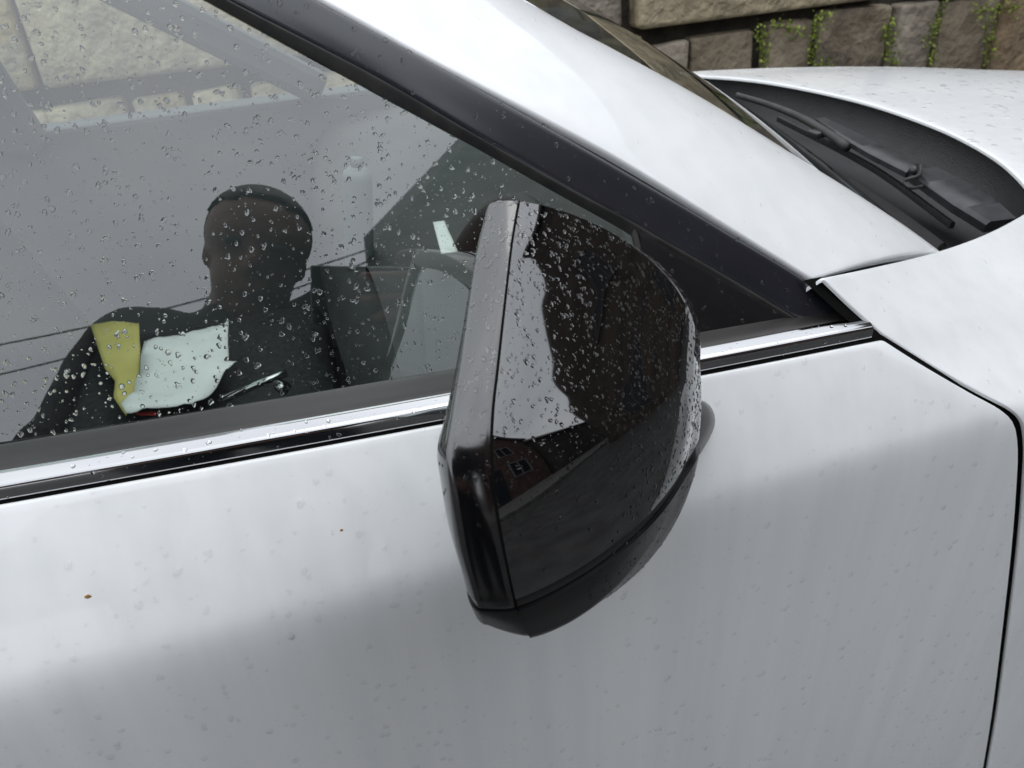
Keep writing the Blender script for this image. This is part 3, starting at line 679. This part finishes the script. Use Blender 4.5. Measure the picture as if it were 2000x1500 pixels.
# ------------------------------------------------------------------ what stands behind the viewer and shows in the reflections
h = empty('house', (4.0, -7, 0)); tag(h, 'red brick house with a gabled roof, mirrored in the side window', 'house')
hx0, hx1, hy, ez, rz = .72, 7.6, -6.95, 4.95, 7.7
hm = (hx0+hx1)/2
bm = bmesh.new()
fr_ = [(hx0, hy, 0), (hx1, hy, 0), (hx1, hy, ez), (hm, hy, rz), (hx0, hy, ez)]; bk = [(x, y-9, z) for x, y, z in fr_]
v1 = [bm.verts.new(p) for p in fr_]; v2 = [bm.verts.new(p) for p in bk]
bm.faces.new(v1); bm.faces.new(v2[::-1])
for i in range(5): bm.faces.new((v1[i], v2[i], v2[(i+1) % 5], v1[(i+1) % 5]))
bmesh.ops.recalc_face_normals(bm, faces=bm.faces)
hw = bmobj('house_wall', bm, M['brick'], h, False)
for s, a, b in ((0, hx0-.28, hm), (1, hm, hx1+.28)):
    za, zb_ = (ez-.2, rz+.05) if s == 0 else (rz+.05, ez-.2)
    bm = bmesh.new(); vs = [bm.verts.new(p) for p in ((a, hy+.3, za), (b, hy+.3, zb_), (b, hy-9.3, zb_), (a, hy-9.3, za), (a, hy+.3, za+.14), (b, hy+.3, zb_+.14), (b, hy-9.3, zb_+.14), (a, hy-9.3, za+.14))]
    for f in ((0, 3, 2, 1), (4, 5, 6, 7), (0, 1, 5, 4), (1, 2, 6, 5), (2, 3, 7, 6), (3, 0, 4, 7)): bm.faces.new([vs[i] for i in f])
    bmobj('roof', bm, M['roof'], h, False)
for wx, wz in ((1.7, 1.0), (5.3, 1.0), (1.9, 3.2), (5.0, 3.2)):
    f = bmesh.new()
    for lo, hi in (((wx, hy, wz), (wx+.07, hy+.06, wz+1.3)), ((wx+1.23, hy, wz), (wx+1.3, hy+.06, wz+1.3)), ((wx+.07, hy, wz), (wx+1.23, hy+.06, wz+.07)), ((wx+.07, hy, wz+1.23), (wx+1.23, hy+.06, wz+1.3)), ((wx+.62, hy, wz+.07), (wx+.68, hy+.05, wz+1.23))): box(f, lo, hi)
    fo = bmobj('window', f, M['frame_grey'], h, False)
    p = bmesh.new(); box(p, (wx+.07, hy, wz+.07), (wx+1.23, hy+.02, wz+1.23)); bmobj('pane', p, M['house_pane'], fo, False)
bm = bmesh.new(); box(bm, (3.6, hy, 0), (4.6, hy+.05, 2.1), .01); bmobj('front_door', bm, M['trousers'], h, False)

hb = empty('house', (11.0, 1.5, 0)); tag(hb, 'tall brown brick house closing the end of the lane, mirrored in the door mirror', 'house')
bm = bmesh.new(); box(bm, (7.4, -3.6, 0), (16, 18.0, 7.4)); bmobj('house_wall', bm, mottled(mat('brown brick', (.08, .06, .045), .9), (.032, .025, .019), (.075, .056, .041), 2.5), hb, False)
bm = bmesh.new(); box(bm, (7.15, -3.8, 7.41), (16.3, 18.2, 7.6), .05); bmobj('roof', bm, M['roof'], hb, False)
for wy in (-2.3, .2, 2.7):
    for wz in (1.0, 3.6):
        f = bmesh.new(); x = 7.4
        for lo, hi in (((x-.06, wy, wz), (x, wy+.07, wz+1.4)), ((x-.06, wy+1.13, wz), (x, wy+1.2, wz+1.4)), ((x-.06, wy+.07, wz), (x, wy+1.13, wz+.07)), ((x-.06, wy+.07, wz+1.33), (x, wy+1.13, wz+1.4)), ((x-.05, wy+.57, wz+.07), (x, wy+.63, wz+1.33))): box(f, lo, hi)
        fo = bmobj('window', f, M['roof'], hb, False)
        p = bmesh.new(); box(p, (x-.02, wy+.07, wz+.07), (x, wy+1.13, wz+1.33)); bmobj('pane', p, M['house_pane'], fo, False)

def tree(x, y, H, cr_, label, seed):
    r = random.Random(seed); t = empty('tree', (x, y, 0)); tag(t, label, 'tree')
    bm = bmesh.new(); tube(bm, [(x, y, 0), (x+.1, y, H*.3), (x-.1, y+.1, H*.6), (x, y, H*.85)], [.2, .15, .1, .03], 8)
    tips = []
    for k in range(7):
        a = r.uniform(0, 6.28); b = np.array([x, y, H*r.uniform(.3, .7)]); e = b+np.array([math.cos(a)*cr_*.7, math.sin(a)*cr_*.7, H*.18]); tube(bm, [b, (b+e)/2+np.array([0, 0, -.1]), e], [.06, .04, .015], 5); tips.append(e)
    bmobj('trunk', bm, M['bark'], t)
    bm = bmesh.new()
    cl = tips+[np.array([x+r.gauss(0, cr_*.4), y+r.gauss(0, cr_*.4), H*r.uniform(.5, .98)]) for _ in range(16)]
    for c in cl:
        for _ in range(260):
            d = np.array([r.gauss(0, 1), r.gauss(0, 1), r.gauss(0, .8)])*cr_*.22; p = c+d; s = r.uniform(.06, .14)
            q = Matrix.Rotation(r.uniform(0, 6.28), 3, 'Z') @ Matrix.Rotation(r.uniform(-1.2, 1.2), 3, 'X')
            bm.faces.new([bm.verts.new(Vector(p)+q @ Vector(a)*s) for a in ((-1, 0, 0), (0, -.5, 0), (1, 0, 0), (0, .5, 0))])
    bmobj('crown', bm, M['tree_leaf'], t, False)
hcn = empty('house', (12.0, -9, 0)); tag(hcn, 'low grey brown house between the brick house and the tall house', 'house')
bm = bmesh.new(); box(bm, (7.95, -13, 0), (15.0, -6.6, 4.3)); bmobj('house_wall', bm, mottled(mat('grey brown render', (.07, .065, .055), .9), (.045, .042, .036), (.09, .08, .068), 1.5), hcn, False)
bm = bmesh.new(); v_ = [bm.verts.new(p) for p in ((7.7, -6.3, 4.31), (15.3, -6.3, 4.31), (15.3, -13.3, 4.31), (7.7, -13.3, 4.31), (8.6, -9.8, 6.4), (14.4, -9.8, 6.4))]
for f in ((0, 1, 5, 4), (2, 3, 4, 5), (1, 2, 5), (3, 0, 4), (3, 2, 1, 0)): bm.faces.new([v_[i] for i in f])
bmobj('roof', bm, M['roof'], hcn, False)
tree(-9.0, -14, 5, 2.2, 'small tree far left across the road', 3)
for x, y, lab in ((-9.5, -8.6, 'wooden utility pole standing across the road, left of the house'),):
    p = empty('utility_pole', (x, y, 0)); tag(p, lab, 'pole')
    bm = bmesh.new(); tube(bm, [(x, y, 0), (x, y, 7)], [.14, .10], 12); bmobj('pole', bm, M['bark'], p)
    bm = bmesh.new(); box(bm, (x-.05, y-.8, 6.2), (x+.05, y+.8, 6.32), .01); bmobj('crossarm', bm, M['bark'], p, False)
for a, b, sag, lab in (((-9.5, -8.3, 6.0), (.66, -6.8, 4.86), .55, 'upper overhead cable running from the utility pole to the brick house'), ((-9.5, -8.8, 5.6), (.66, -6.8, 4.74), .55, 'lower overhead cable running from the utility pole to the brick house')):
    a, b = np.array(a), np.array(b); bm = bmesh.new(); tube(bm, [a*(1-k)+b*k-np.array([0, 0, sag*4*k*(1-k)]) for k in np.linspace(0, 1, 24)], .009, 6)
    tag(bmobj('overhead_cable', bm, M['wire']), lab, 'cable', 'overhead cables')

# ------------------------------------------------------------------ the photographer
def loc(r, u, f): return CAM+CR*r+CU*u+CF*f
ph = empty('phone', tuple(loc(.05, .008, -.008))); tag(ph, 'dark phone held up by the person taking the picture', 'phone')
def local_box(name, r0, r1, u0, u1, f0, f1, bev, material, parent):
    bm = bmesh.new(); box(bm, (r0, u0, f0), (r1, u1, f1), bev)
    Mx = Matrix(((CR[0], CU[0], CF[0], CAM[0]), (CR[1], CU[1], CF[1], CAM[1]), (CR[2], CU[2], CF[2], CAM[2]), (0, 0, 0, 1)))
    bmesh.ops.transform(bm, matrix=Mx, verts=bm.verts); bmesh.ops.recalc_face_normals(bm, faces=bm.faces); return bmobj(name, bm, material, parent, False)
local_box('phone_body', -.026, .122, -.030, .045, -.0120, -.0040, .0035, M['phone'], ph)
local_box('phone_screen', -.022, .118, -.026, .041, -.0126, -.0121, .0001, M['house_pane'], ph)

def skin_mesh(chains, sub=2):
    """chains of (point, radius); chains after the first start on the point nearest to their own first point"""
    pts, rad, ed = [], [], []
    for ch in chains:
        prev = None
        for k, (p, r) in enumerate(ch):
            p = Vector(p)
            if k == 0 and pts:
                i = min(range(len(pts)), key=lambda q: (pts[q]-p).length); prev = i; continue
            pts.append(p); rad.append(r)
            if prev is not None: ed.append((prev, len(pts)-1))
            prev = len(pts)-1
    me = bpy.data.meshes.new('tmp'); me.from_pydata([tuple(p) for p in pts], ed, []); o = bpy.data.objects.new('tmp', me); COL.objects.link(o)
    sm = o.modifiers.new('s', 'SKIN'); sm.use_smooth_shade = True
    for i, v in enumerate(me.skin_vertices[0].data): v.radius = (rad[i], rad[i]) if not isinstance(rad[i], tuple) else rad[i]; v.use_root = (i == 0)
    ss = o.modifiers.new('u', 'SUBSURF'); ss.levels = ss.render_levels = sub
    dg = bpy.context.evaluated_depsgraph_get(); ev = o.evaluated_get(dg); m2 = bpy.data.meshes.new_from_object(ev)
    bpy.data.objects.remove(o); return m2
def merge_remesh(meshes, extra_bm, voxel):
    bm = bmesh.new()
    for m_ in meshes: bm.from_mesh(m_)
    if extra_bm is not None:
        t = bpy.data.meshes.new('t'); extra_bm.to_mesh(t); bm.from_mesh(t); extra_bm.free()
    me = bpy.data.meshes.new('tmp'); bm.to_mesh(me); bm.free(); o = bpy.data.objects.new('tmp', me); COL.objects.link(o)
    r = o.modifiers.new('r', 'REMESH'); r.mode = 'VOXEL'; r.voxel_size = voxel
    s = o.modifiers.new('s', 'SMOOTH'); s.iterations = 3; s.factor = .5
    dg = bpy.context.evaluated_depsgraph_get(); m2 = bpy.data.meshes.new_from_object(o.evaluated_get(dg)); bpy.data.objects.remove(o); return m2
per = empty('person', (-.17, -.76, 0)); tag(per, 'person in a black T-shirt holding up a phone, mirrored in the window', 'person')
hc = np.array([-.098, -.63, 1.545]); nb = np.array([-.150, -.69, 1.455]); hd = np.array([.062, .075, .15]); hd /= np.linalg.norm(hd)
pel, chs = np.array([-.18, -.80, .95]), np.array([-.16, -.745, 1.26])
shL, shR = np.array([-.305, -.675, 1.415]), np.array([.02, -.71, 1.415])
elL, elR = np.array([-.455, -.585, 1.175]), np.array([.215, -.66, 1.13])
OL = np.array([-.02, -.06, -.155])
wrL, wrR = loc(-.075, -.060, -.035)+OL, loc(.158, -.025, -.045)
trunk = [(pel, (.16, .11)), ((pel+chs)/2, (.15, .105)), (chs, (.17, .11)), (nb*.8+chs*.2, .085), (nb, .068), (hc-hd*.10, .058), (hc-hd*.05, .070)]
def arm(s, e, w, hand): return [(nb*.55+chs*.45, .08), (s, .062), ((s+e)/2, .050), (e, .042), ((e+w)/2, .038), (w, .027), (hand, .026)]
handL, handR = loc(-.034, -.046, -.022)+OL, loc(.140, .004, -.026)
legs = []
for sx in (-1, 1):
    hp = pel+np.array([.095*sx, 0, -.03]); legs.append([(pel, .15), (hp, .095), (np.array([-.18+.11*sx, -.78, .50]), .060), (np.array([-.18+.12*sx, -.82, .10]), .040), (np.array([-.18+.13*sx, -.79, .05]), .045), (np.array([-.18+.14*sx, -.66, .035]), .035)])

def finger(pts, r0, r1):
    bm = bmesh.new(); tube(bm, cat(pts, 12), np.linspace(r0, r1, 12), 10); 
    bmesh.ops.create_uvsphere(bm, u_segments=10, v_segments=6, radius=r1, matrix=Matrix.Translation(Vector(pts[-1]))); return bm
fx = bmesh.new()
def addbm(b):
    t = bpy.data.meshes.new('t'); b.to_mesh(t); b.free(); fx.from_mesh(t)
for u, r0 in ((.062, .088), (.034, .036), (.006, .034), (-.018, .052)):      # right hand: index on the top edge, three fingers behind the phone
    fwd = .006 if u < .05 else -.004
    addbm(finger([loc(.140, u*.6, -.022), loc(.135, u, .000), loc(.125, u, fwd), loc((.125+r0)/2, u+.001, fwd+.002), loc(r0, u-.002, fwd)], .0095, .0078))
addbm(finger([loc(.142, -.012, -.030), loc(.130, .0, -.030), loc(.112, .014, -.022)], .011, .009))
for u, r0 in ((-.016, .0), (-.030, -.004), (-.044, .004), (-.054, .012)):    # left hand under the lower corner
    addbm(finger([loc(-.036, u-.010, -.020)+OL, loc(-.018, u, -.010)+OL, loc(.010, u+.002, -.006)+OL, loc(r0+.032, u, -.020)+OL], .009, .0075))
addbm(finger([loc(-.036, -.034, -.028)+OL, loc(-.026, -.006, -.034)+OL, loc(-.004, .002, -.034)+OL], .0105, .0085))
for p_, q_, o_2 in (((.141, .012, -.024), (.012, .044, .015), 0), ((-.036, -.036, -.022), (.014, .036, .014), OL)):
    bmesh.ops.create_uvsphere(fx, u_segments=16, v_segments=10, radius=1, matrix=Matrix.Translation(np.zeros(3)+o_2) @ Matrix(((CR[0], CU[0], CF[0], CAM[0]), (CR[1], CU[1], CF[1], CAM[1]), (CR[2], CU[2], CF[2], CAM[2]), (0, 0, 0, 1))) @ Matrix.Translation(p_) @ Matrix.Diagonal((*q_, 1)))
# head: skull, jaw, nose, ears, brow
fwd_ = np.array([.10, .93, -.36]); fwd_ -= hd*(fwd_@hd); fwd_ /= np.linalg.norm(fwd_); sid = np.cross(fwd_, hd)
HM = Matrix(((sid[0], fwd_[0], hd[0], hc[0]), (sid[1], fwd_[1], hd[1], hc[1]), (sid[2], fwd_[2], hd[2], hc[2]), (0, 0, 0, 1)))
def ell(p, s): bmesh.ops.create_uvsphere(fx, u_segments=24, v_segments=16, radius=1, matrix=HM @ Matrix.Translation(p) @ Matrix.Diagonal((*s, 1)))
ell((0, -.005, .018), (.081, .098, .076)); ell((0, .022, -.045), (.062, .070, .072)); ell((0, .05, -.085), (.036, .036, .030))
ell((0, .093, -.022), (.014, .018, .020)); ell((0, .082, .0), (.010, .016, .03)); ell((.0735, -.005, -.02), (.006, .015, .020)); ell((-.0735, -.005, -.02), (.006, .015, .020))
ell((0, .074, .026), (.052, .018, .012)); ell((0, .083, -.062), (.026, .012, .012))
def limb(ch):
    P = [np.array(p, float) for p, _ in ch]; r = [q if not isinstance(q, tuple) else min(q) for _, q in ch]
    b = bmesh.new(); tube(b, cat(P, 30) if len(P) > 2 else P, np.interp(np.linspace(0, 1, 30), np.linspace(0, 1, len(r)), r) if len(P) > 2 else r, 16)
    for p, q in zip(P, r): bmesh.ops.create_uvsphere(b, u_segments=16, v_segments=10, radius=q, matrix=Matrix.Translation(p))
    bmesh.ops.recalc_face_normals(b, faces=b.faces); addbm(b)
for hand, wrist, elbow, sh_ in ((handL, wrL, elL, shL), (handR, wrR, elR, shR)): limb([(sh_*.7+(nb*.5+chs*.5)*.3, .07), (sh_, .058), ((sh_+elbow)/2, .048), (elbow, .041)]); limb([(elbow, .041), ((elbow+wrist)/2, .037), (wrist, .026), (hand, .026)])
limb([(nb*.55+chs*.45, .085), (nb*.75+chs*.25, .072), (nb, .060), (hc-hd*.09, .058), (hc-hd*.04, .066)])
for ch in legs: limb([(ch[1][0], .092), ((ch[1][0]+ch[2][0])/2, .078), (ch[2][0], .058), ((ch[2][0]+ch[3][0])/2, .052), (ch[3][0], .040)]); limb([(ch[3][0], .040), (ch[4][0], .042), (ch[5][0], .034)])
for k in np.linspace(0, 1, 9):
    c_ = (pel+np.array([0, 0, -.06]))*(1-k)+(nb*.35+chs*.65)*k; w_ = np.interp(k, [0, .4, .8, 1], [.165, .145, .175, .15])
    bmesh.ops.create_uvsphere(fx, u_segments=24, v_segments=12, radius=1, matrix=Matrix.Translation(c_) @ Matrix.Diagonal((w_, .108, .09, 1)))
bodym = merge_remesh([], fx, .006)
def largest(me):
    bm = bmesh.new(); bm.from_mesh(me); seen, best = set(), []
    for v in bm.verts:
        if v in seen: continue
        st, comp = [v], []; seen.add(v)
        while st:
            q = st.pop(); comp.append(q)
            for e in q.link_edges:
                w_ = e.other_vert(q)
                if w_ not in seen: seen.add(w_); st.append(w_)
        if len(comp) > len(best): best = comp
    keep = set(best); bmesh.ops.delete(bm, geom=[v for v in bm.verts if v not in keep], context='VERTS'); bm.to_mesh(me); bm.free()
largest(bodym)
po = link('body', bodym, M['skin'], per)
bm = bmesh.new(); bmesh.ops.create_uvsphere(bm, u_segments=32, v_segments=20, radius=1, matrix=HM @ Matrix.Translation((0, -.009, .021)) @ Matrix.Diagonal((.0855, .102, .080, 1)))
inv = HM.inverted()
kill = [v for v in bm.verts if (inv @ v.co).z < .045-(inv @ v.co).y*-.35 and not ((inv @ v.co).y < -.01 and (inv @ v.co).z > -.045)]
bmesh.ops.delete(bm, geom=kill, context='VERTS'); bmesh.ops.solidify(bm, geom=bm.faces[:], thickness=.006); bmobj('hair', bm, M['hair'], per)
for sx in (-1, 1):
    bm = bmesh.new(); bmesh.ops.create_uvsphere(bm, u_segments=12, v_segments=8, radius=1, matrix=HM @ Matrix.Translation((.031*sx, .082, .004)) @ Matrix.Diagonal((.015, .010, .008, 1))); bmobj('eye', bm, M['hair'], per)
fx = bmesh.new()
for k in np.linspace(0, 1, 14):
    c_ = (pel+np.array([0, 0, -.06]))*(1-k)+(nb*.35+chs*.65)*k; w_ = np.interp(k, [0, .4, .8, 1], [.190, .170, .196, .165])
    bmesh.ops.create_uvsphere(fx, u_segments=24, v_segments=12, radius=1, matrix=Matrix.Translation(c_) @ Matrix.Diagonal((w_, .128, .10, 1)))
for e_, s_0 in ((elL, shL), (elR, shR)): limb([(s_0*.6+(nb*.5+chs*.5)*.4, .090), (s_0, .078), (s_0*.5+e_*.5, .069), (s_0*.22+e_*.78, .066)])
limb([(nb*.5+chs*.5, .10), (nb*.8+chs*.2, .088)])
tm = merge_remesh([], fx, .009)
for v in tm.vertices:                       # slack folds in the cotton
    v.co += v.normal*.006*(mnoise.noise(Vector((v.co.x*9, v.co.y*9, v.co.z*22)))+.5*mnoise.noise(v.co*31))
link('shirt', tm, M['shirt'], per)
tr_ = []
for sx in (-1, 1):
    hp = pel+np.array([.095*sx, 0, -.03]); tr_.append([(pel, .15), (hp, .112), (np.array([-.18+.11*sx, -.78, .50]), .08), (np.array([-.18+.12*sx, -.82, .12]), .065)])
link('trousers', skin_mesh([[(pel+np.array([0, 0, .04]), (.172, .122)), (pel, (.175, .125))]]+tr_), M['trousers'], per)
for sx in (-1, 1):
    bm = bmesh.new(); bmesh.ops.create_uvsphere(bm, u_segments=20, v_segments=12, radius=1, matrix=Matrix.Translation((-.18+.135*sx, -.745, .045)) @ Matrix.Diagonal((.052, .145, .05, 1))); 
    for v in bm.verts: v.co.z = max(v.co.z, .004)
    bmobj('shoe', bm, M['shoe'], per)

# ------------------------------------------------------------------ rain
def drops(name, srcs, count, sizes, label, keep=None, power=2.4, flat=0.42, droop=1.35, jag=.16, view=None, seed=1, material='water'):
    """many small domes of water on the surfaces srcs; sizes = (smallest, largest) radius in metres"""
    rg = np.random.default_rng(seed); tris, nors = [], []
    for o in srcs:
        me = o.data; me.calc_loop_triangles(); n = len(me.loop_triangles)
        co = np.empty(len(me.vertices)*3); me.vertices.foreach_get('co', co); co = co.reshape(-1, 3)
        vn = np.empty(len(me.vertices)*3); me.vertex_normals.foreach_get('vector', vn); vn = vn.reshape(-1, 3)
        ti = np.empty(n*3, int); me.loop_triangles.foreach_get('vertices', ti); ti = ti.reshape(-1, 3)
        tris.append(co[ti]); nors.append(vn[ti])
    T_ = np.concatenate(tris); N_ = np.concatenate(nors)
    fn = np.cross(T_[:, 1]-T_[:, 0], T_[:, 2]-T_[:, 0]); ar = np.linalg.norm(fn, axis=1); fn = fn/(ar[:, None]+1e-12)
    cen = T_.mean(1); facing = ((CAM-cen)*N_.mean(1)).sum(1) > 0
    w = np.nan_to_num(ar*facing); w /= w.sum()
    P, Nn = [], []
    while len(P) < count:
        idx = rg.choice(len(w), size=count, p=w); u = rg.random((count, 2)); f = u.sum(1) > 1; u[f] = 1-u[f]
        b = np.stack([1-u.sum(1), u[:, 0], u[:, 1]], 1)
        p = (T_[idx]*b[:, :, None]).sum(1); nn = (N_[idx]*b[:, :, None]).sum(1); q = proj(p)
        ok = (q[:, 0] > -60) & (q[:, 0] < 2060) & (q[:, 1] > -60) & (q[:, 1] < 1560)
        if keep is not None: ok &= keep(q[:, 0], q[:, 1], rg.random(count))
        P += list(p[ok]); Nn += list(nn[ok])
    P = np.array(P[:count]); Nn = np.nan_to_num(np.array(Nn[:count]))+1e-9; Nn /= np.linalg.norm(Nn, axis=1, keepdims=True)
    R_ = sizes[0]+(sizes[1]-sizes[0])*rg.random(count)**power
    SEG, RINGS = 9, (1.0, .86, .55)
    V = np.zeros((count, SEG*3+1, 3)); dn = np.array([0, 0, -1.0])
    s = dn-Nn*(Nn@dn)[:, None]; sl_ = np.linalg.norm(s, axis=1, keepdims=True); s = np.where(sl_ > .05, s/np.maximum(sl_, 1e-6), np.array([1.0, 0, 0])); t = np.cross(Nn, s)
    el = 1+(droop-1)*rg.random(count)*np.clip(R_/sizes[1]*2, .3, 1); rot = rg.normal(0, .5, count)
    ph_ = rg.random((count, 3))*6.28; am = rg.normal(0, jag, (count, 3))*np.clip(R_/sizes[1]*1.6, .35, 1)[:, None]
    ang = np.linspace(0, 2*PI, SEG, endpoint=False)
    rad = 1+sum(am[:, k:k+1]*np.cos((k+1)*ang[None]+ph_[:, k:k+1]) for k in range(3)); rad = np.clip(rad, .45, 1.6)
    hgt = R_*flat*(.75+.5*rg.random(count))
    c_, s_ = np.cos(rot), np.sin(rot); s2 = s*c_[:, None]+t*s_[:, None]; t2 = t*c_[:, None]-s*s_[:, None]
    for k, rr in enumerate(RINGS):
        h_ = (0.0, .5, .88)[k]
        a = (np.cos(ang)[None]*rad*rr*el[:, None])*R_[:, None]; b = (np.sin(ang)[None]*rad*rr)*R_[:, None]
        V[:, k*SEG:(k+1)*SEG] = P[:, None]+a[..., None]*s2[:, None]+b[..., None]*t2[:, None]+(Nn*(hgt*h_-R_*.03)[:, None])[:, None]
    V[:, -1] = P+Nn*(hgt-R_*.03)[:, None]
    base = []
    for k in range(2):
        for j in range(SEG): base.append((k*SEG+j, k*SEG+(j+1) % SEG, (k+1)*SEG+(j+1) % SEG, (k+1)*SEG+j))
    tri = [(2*SEG+j, 2*SEG+(j+1) % SEG, SEG*3) for j in range(SEG)]
    off = np.arange(count)[:, None, None]*(SEG*3+1); quads = (np.array(base)[None]+off).reshape(-1, 4); trs = (np.array(tri)[None]+off).reshape(-1, 3)
    me = bpy.data.meshes.new(name); nq, ntr = len(quads), len(trs)
    me.vertices.add(V.shape[0]*V.shape[1]); me.vertices.foreach_set('co', V.reshape(-1))
    me.loops.add(nq*4+ntr*3); me.loops.foreach_set('vertex_index', np.r_[quads.reshape(-1), trs.reshape(-1)])
    me.polygons.add(nq+ntr); me.polygons.foreach_set('loop_start', np.r_[np.arange(nq)*4, nq*4+np.arange(ntr)*3]); me.polygons.foreach_set('loop_total', np.r_[np.full(nq, 4), np.full(ntr, 3)])
    me.update(calc_edges=True); me.validate()
    o = link(name, me, M[material]); tag(o, label, 'rain drops', kind='stuff'); return o
drops('rain_drops', [side_glass], 3600, (.00028, .0018), 'rain drops scattered over the side window glass', power=3.4, flat=.30, seed=3)
drops('rain_drops', [frame_band, sail], 420, (.0003, .0018), 'fine rain drops on the dark window frame and mirror sail', power=4, flat=.32, seed=4)
drops('rain_drops', [shell_up, bez_up], 3000, (.00026, .00105), 'rain drops beading on the gloss black mirror cap', keep=lambda x, y, r: r < np.clip(1.10-(y-600)/420+np.clip((x-1180)/150, 0, 1)*.9*(y < 1090), .03, 1), power=2.2, flat=.32, droop=1.7, seed=5)
drops('rain_drops', [shell_lo, foot_o], 700, (.0003, .0009), 'tiny rain drops on the lower cover and foot of the mirror', keep=lambda x, y, r: r < np.clip((x-1080)/180, .05, 1), power=2.5, flat=.4, seed=6)
drops('rain_drops', [door_skin], 2000, (.0004, .0026), 'flat clear rain drops on the white door', power=3.4, flat=.42, jag=.16, keep=lambda x, y, r: r < np.where(x < 900, 1, .5), seed=7, material='water_film')
drops('rain_drops', [wing, pillar], 420, (.0004, .0018), 'clear rain drops on the white wing and front pillar', power=3, flat=.30, seed=8, material='water_film')
drops('rain_drops', [hood], 900, (.0008, .0070), 'rain drops and small puddles on the white bonnet', power=3.5, flat=.22, seed=9, material='water_film')
drops('rain_drops', [strip], 150, (.0004, .0014), 'small rain drops on the chrome strip', power=3, flat=.4, seed=10)
for px, py, rr, lab in ((172, 1166, .0016, 'orange dirt speck on the lower left of the white door'), (667, 1036, .0010, 'brown dirt speck on the door below the chrome strip')):
    p = on_door(px, py); bm = bmesh.new(); bmesh.ops.create_icosphere(bm, subdivisions=2, radius=rr, matrix=Matrix.Translation(p) @ Matrix.Diagonal((1, .3, 1.2, 1)))
    for v in bm.verts: v.co += Vector((random.gauss(0, rr*.15), 0, random.gauss(0, rr*.15)))
    tag(bmobj('dirt_speck', bm, M['dirt']), lab, 'dirt speck')
